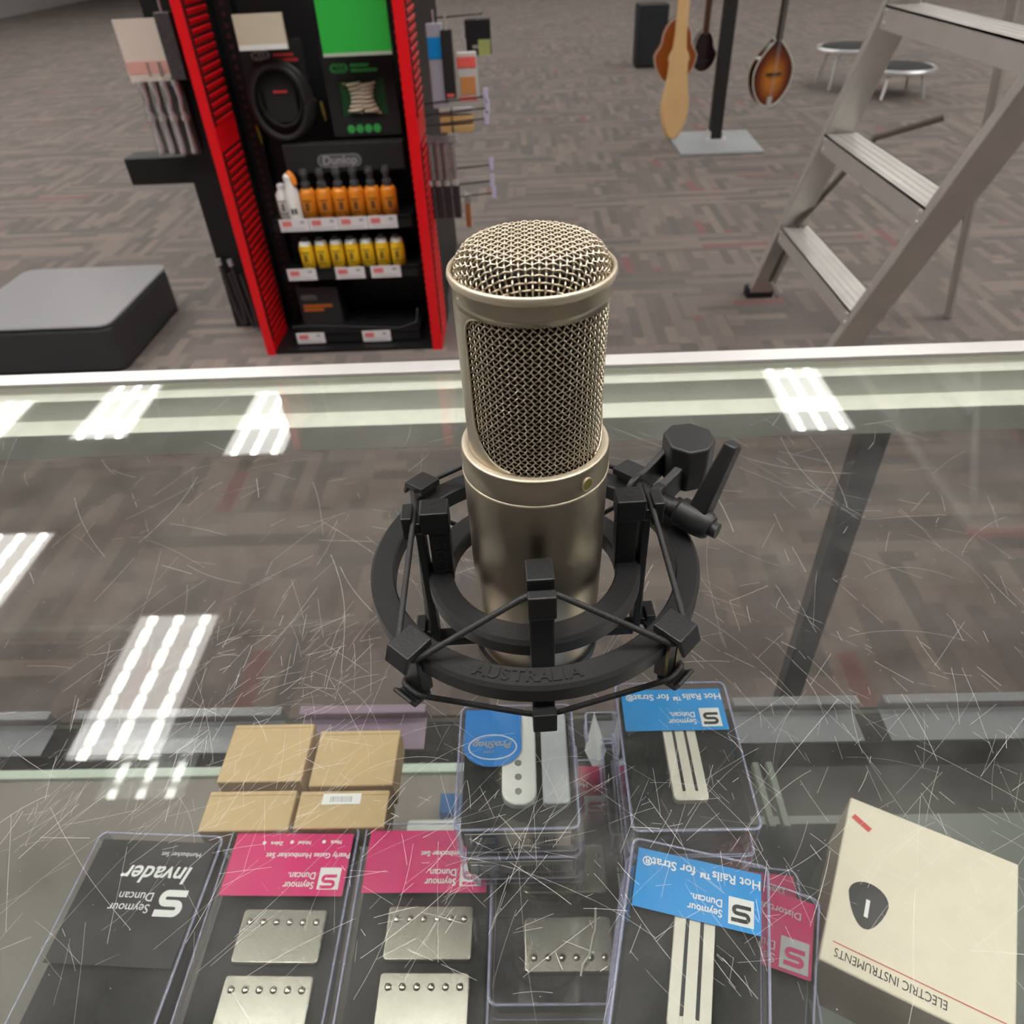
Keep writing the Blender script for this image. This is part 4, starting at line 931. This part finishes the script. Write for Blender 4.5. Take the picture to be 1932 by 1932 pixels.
t = empty('wooden_instrument', (.845, 4.60, .047), 0, 'pale unfinished wooden paddle shaped instrument hanging left of the black post', 'string instrument')
pale = mat('pale raw maple', (.72, .46, .22), .4, noise=.1, nscale=8)
half = [(.0, .0), (.028, .006), (.045, .035), (.066, .085), (.076, .14), (.073, .20), (.060, .27), (.052, .33), (.050, .375), (.056, .395), (.050, .415), (.036, .44), (.030, .50), (.028, .90)]
pts = [(x, z) for x, z in half] + [(-x, z) for x, z in half[::-1] if x > 0]
MB().prism(pts, -.028, .028, axis='y').build('body', pale, t, bevel=.016, seg=4, ang=60)
MB().prism([(-.034, .90), (.034, .90), (.040, 1.02), (-.040, 1.02)], -.012, .008, axis='y').build('headstock', pale, t, bevel=.003)
def uke(x, y, z, col, label, s):
    t = empty('ukulele', (x, y, z), 0, label, 'ukulele', 'small guitars behind the post'); pts = []
    for k in range(48):
        a = 2*PI*k/48; zz = math.sin(a); wv = 1.0 if zz < -.1 else (.74 if zz > .35 else 1-.26*(zz+.1)/.45)
        if -.05 < zz < .40: wv -= .10*math.sin((zz+.05)/.45*PI)
        pts.append((s*.105*math.cos(a)*wv, s*(.14+.14*zz)))
    o = MB().prism(pts, -.03, .03, axis='y').build('body', col, t, bevel=.006, seg=3, ang=40)
    MB().tube([(a, -.029, b) for a, b in pts], .0025, 6, closed=True).build('binding', mat('ivory binding', (.6, .55, .5), .4), t)
    MB().box(-.016, .016, -.04, -.02, s*.25, .52).build('neck', mat('brown neck', (.10, .04, .02), .4), t, bevel=.003); MB().box(-.024, .024, -.035, -.02, .52, .62).build('headstock', col, t, bevel=.003)
    MB().box(-.03, .03, -.036, -.03, s*.07, s*.085).build('bridge', dark, t, bevel=.001)
uke(.850, 4.76, .300, mat('orange brown lacquer', (.30, .075, .012), .2), 'orange brown small guitar body behind the pale wooden instrument', 1.12)
uke(1.026, 4.87, .336, mat('near black plum lacquer', (.022, .008, .014), .12), 'near black small guitar body hanging left of the black post top', .72)
t = empty('amplifier', (1.10, 7.40, 0), 0, 'black amplifier cabinet on the carpet far behind the hanging instruments', 'amplifier'); MB().box(-.125, .125, -.13, .13, .0, .45).build('cabinet', rubber, t, bevel=.01); MB().box(-.11, .11, -.135, -.128, .03, .40).build('grille_cloth', mat('black grille cloth', (.02, .022, .025), .9), t, smooth=False)
for i, (x, y, lab) in enumerate(((2.34, 6.15, 'chrome legged round stool at the upper right, the one further left'), (2.56, 5.75, 'chrome legged round stool at the upper right corner, nearer the ladder'))):
    t = empty('stool', (x, y, 0), 0, lab, 'stool', 'chrome stools'); z_ = .225 if i == 0 else .15
    MB().lathe([(.0001, z_+.03), (.19, z_+.03), (.205, z_+.02), (.21, z_), (.0001, z_)], 40).build('seat', rubber, t, ang=50); MB().tube([(.214*math.cos(2*PI*k/40), .214*math.sin(2*PI*k/40), z_+.012) for k in range(40)], .014, 8, closed=True).build('chrome_rim', steel, t)
    for k in range(4):
        a = PI/4+PI/2*k; MB().tube([(.15*math.cos(a), .15*math.sin(a), z_), (.20*math.cos(a), .20*math.sin(a), 0)], .010, 8).build('leg', steel, t)
# ------------------------------------------------------------------ step ladder
lm = mat('worn ladder aluminium', (.66, .64, .61), .42, .5, noise=.12, nscale=14)
t = empty('step_ladder', (.90, 2.05, 0), 0, 'worn aluminium step ladder standing on the carpet at the right edge', 'step ladder')
def lp(p): return (p[0]-.90, p[1]-2.05, p[2])
def rail(y0, sl, name, x0=.780, xs=.045, ztop=1.35, w_=.03):
    v = []
    for z in (.012, ztop):
        x, y = x0+xs*z, y0+sl*z
        v += [lp((x, y, z)), lp((x+.075, y, z)), lp((x+.075, y+w_, z)), lp((x, y+w_, z))]
    m_ = MB(); m_.add(v, [(3, 2, 1, 0), (4, 5, 6, 7), (0, 1, 5, 4), (1, 2, 6, 5), (2, 3, 7, 6), (3, 0, 4, 7)]); o = m_.build(name, lm, t, bevel=.002, smooth=False)
    MB().box(x0-.90-.008, x0-.90+.085, y0-2.05-.012, y0-2.05+w_+.008, 0, .035).build('foot', rubber, o, bevel=.004); return o
rail(2.500, -.56, 'rail'); rail(1.860, -.58, 'rail')
for z in (.30, .60, .90, 1.20):
    x = .780+.045*z; ya, yb = 1.885-.58*z, 2.500-.56*z
    m_ = MB(); a = [lp((x-.002, ya, z)), lp((x+.088, yb, z))]
    m_.box(a[0][0], a[1][0], a[0][1], a[1][1], z-.004, z); m_.box(a[0][0], a[0][0]+.003, a[0][1], a[1][1], z-.045, z); m_.box(a[1][0]-.003, a[1][0], a[0][1], a[1][1], z-.03, z)
    for k in range(4): m_.box(a[0][0]+.012+.02*k, a[0][0]+.018+.02*k, a[0][1], a[1][1], z, z+.0012)
    for yy in (a[0][1]+.015, a[1][1]-.015):
        for zz in (-.012, -.034): m_.cyl((a[0][0]-.003, yy, z+zz), (a[0][0]+.001, yy, z+zz), .005, n=10, mi=1)
    m_.build('step', [lm, steel], t, smooth=False)
for y in (1.62, 2.33):
    MB().tube([lp((1.38, y-.05, .01)), lp((.90, y-(.60 if y > 2 else .42), 1.32))], .014, 8).build('rear_leg', lm, t)
for y0, y1 in ((2.32, 2.30),):
    m_ = MB(); m_.tube([lp((.83, 2.31, .31)), lp((.99, 2.27, .56)), lp((1.13, 2.20, .62))], .009, 6); m_.tube([lp((.83, 2.33, .27)), lp((.815, 2.40, .10)), lp((.84, 2.36, .06))], .008, 6); m_.build('brace', mat('dark brace steel', (.14, .12, .10), .5, .5), t)
MB().box(-.08, .06, -1.0, -.26, 1.34, 1.37).build('top_cap', lm, t, bevel=.004)
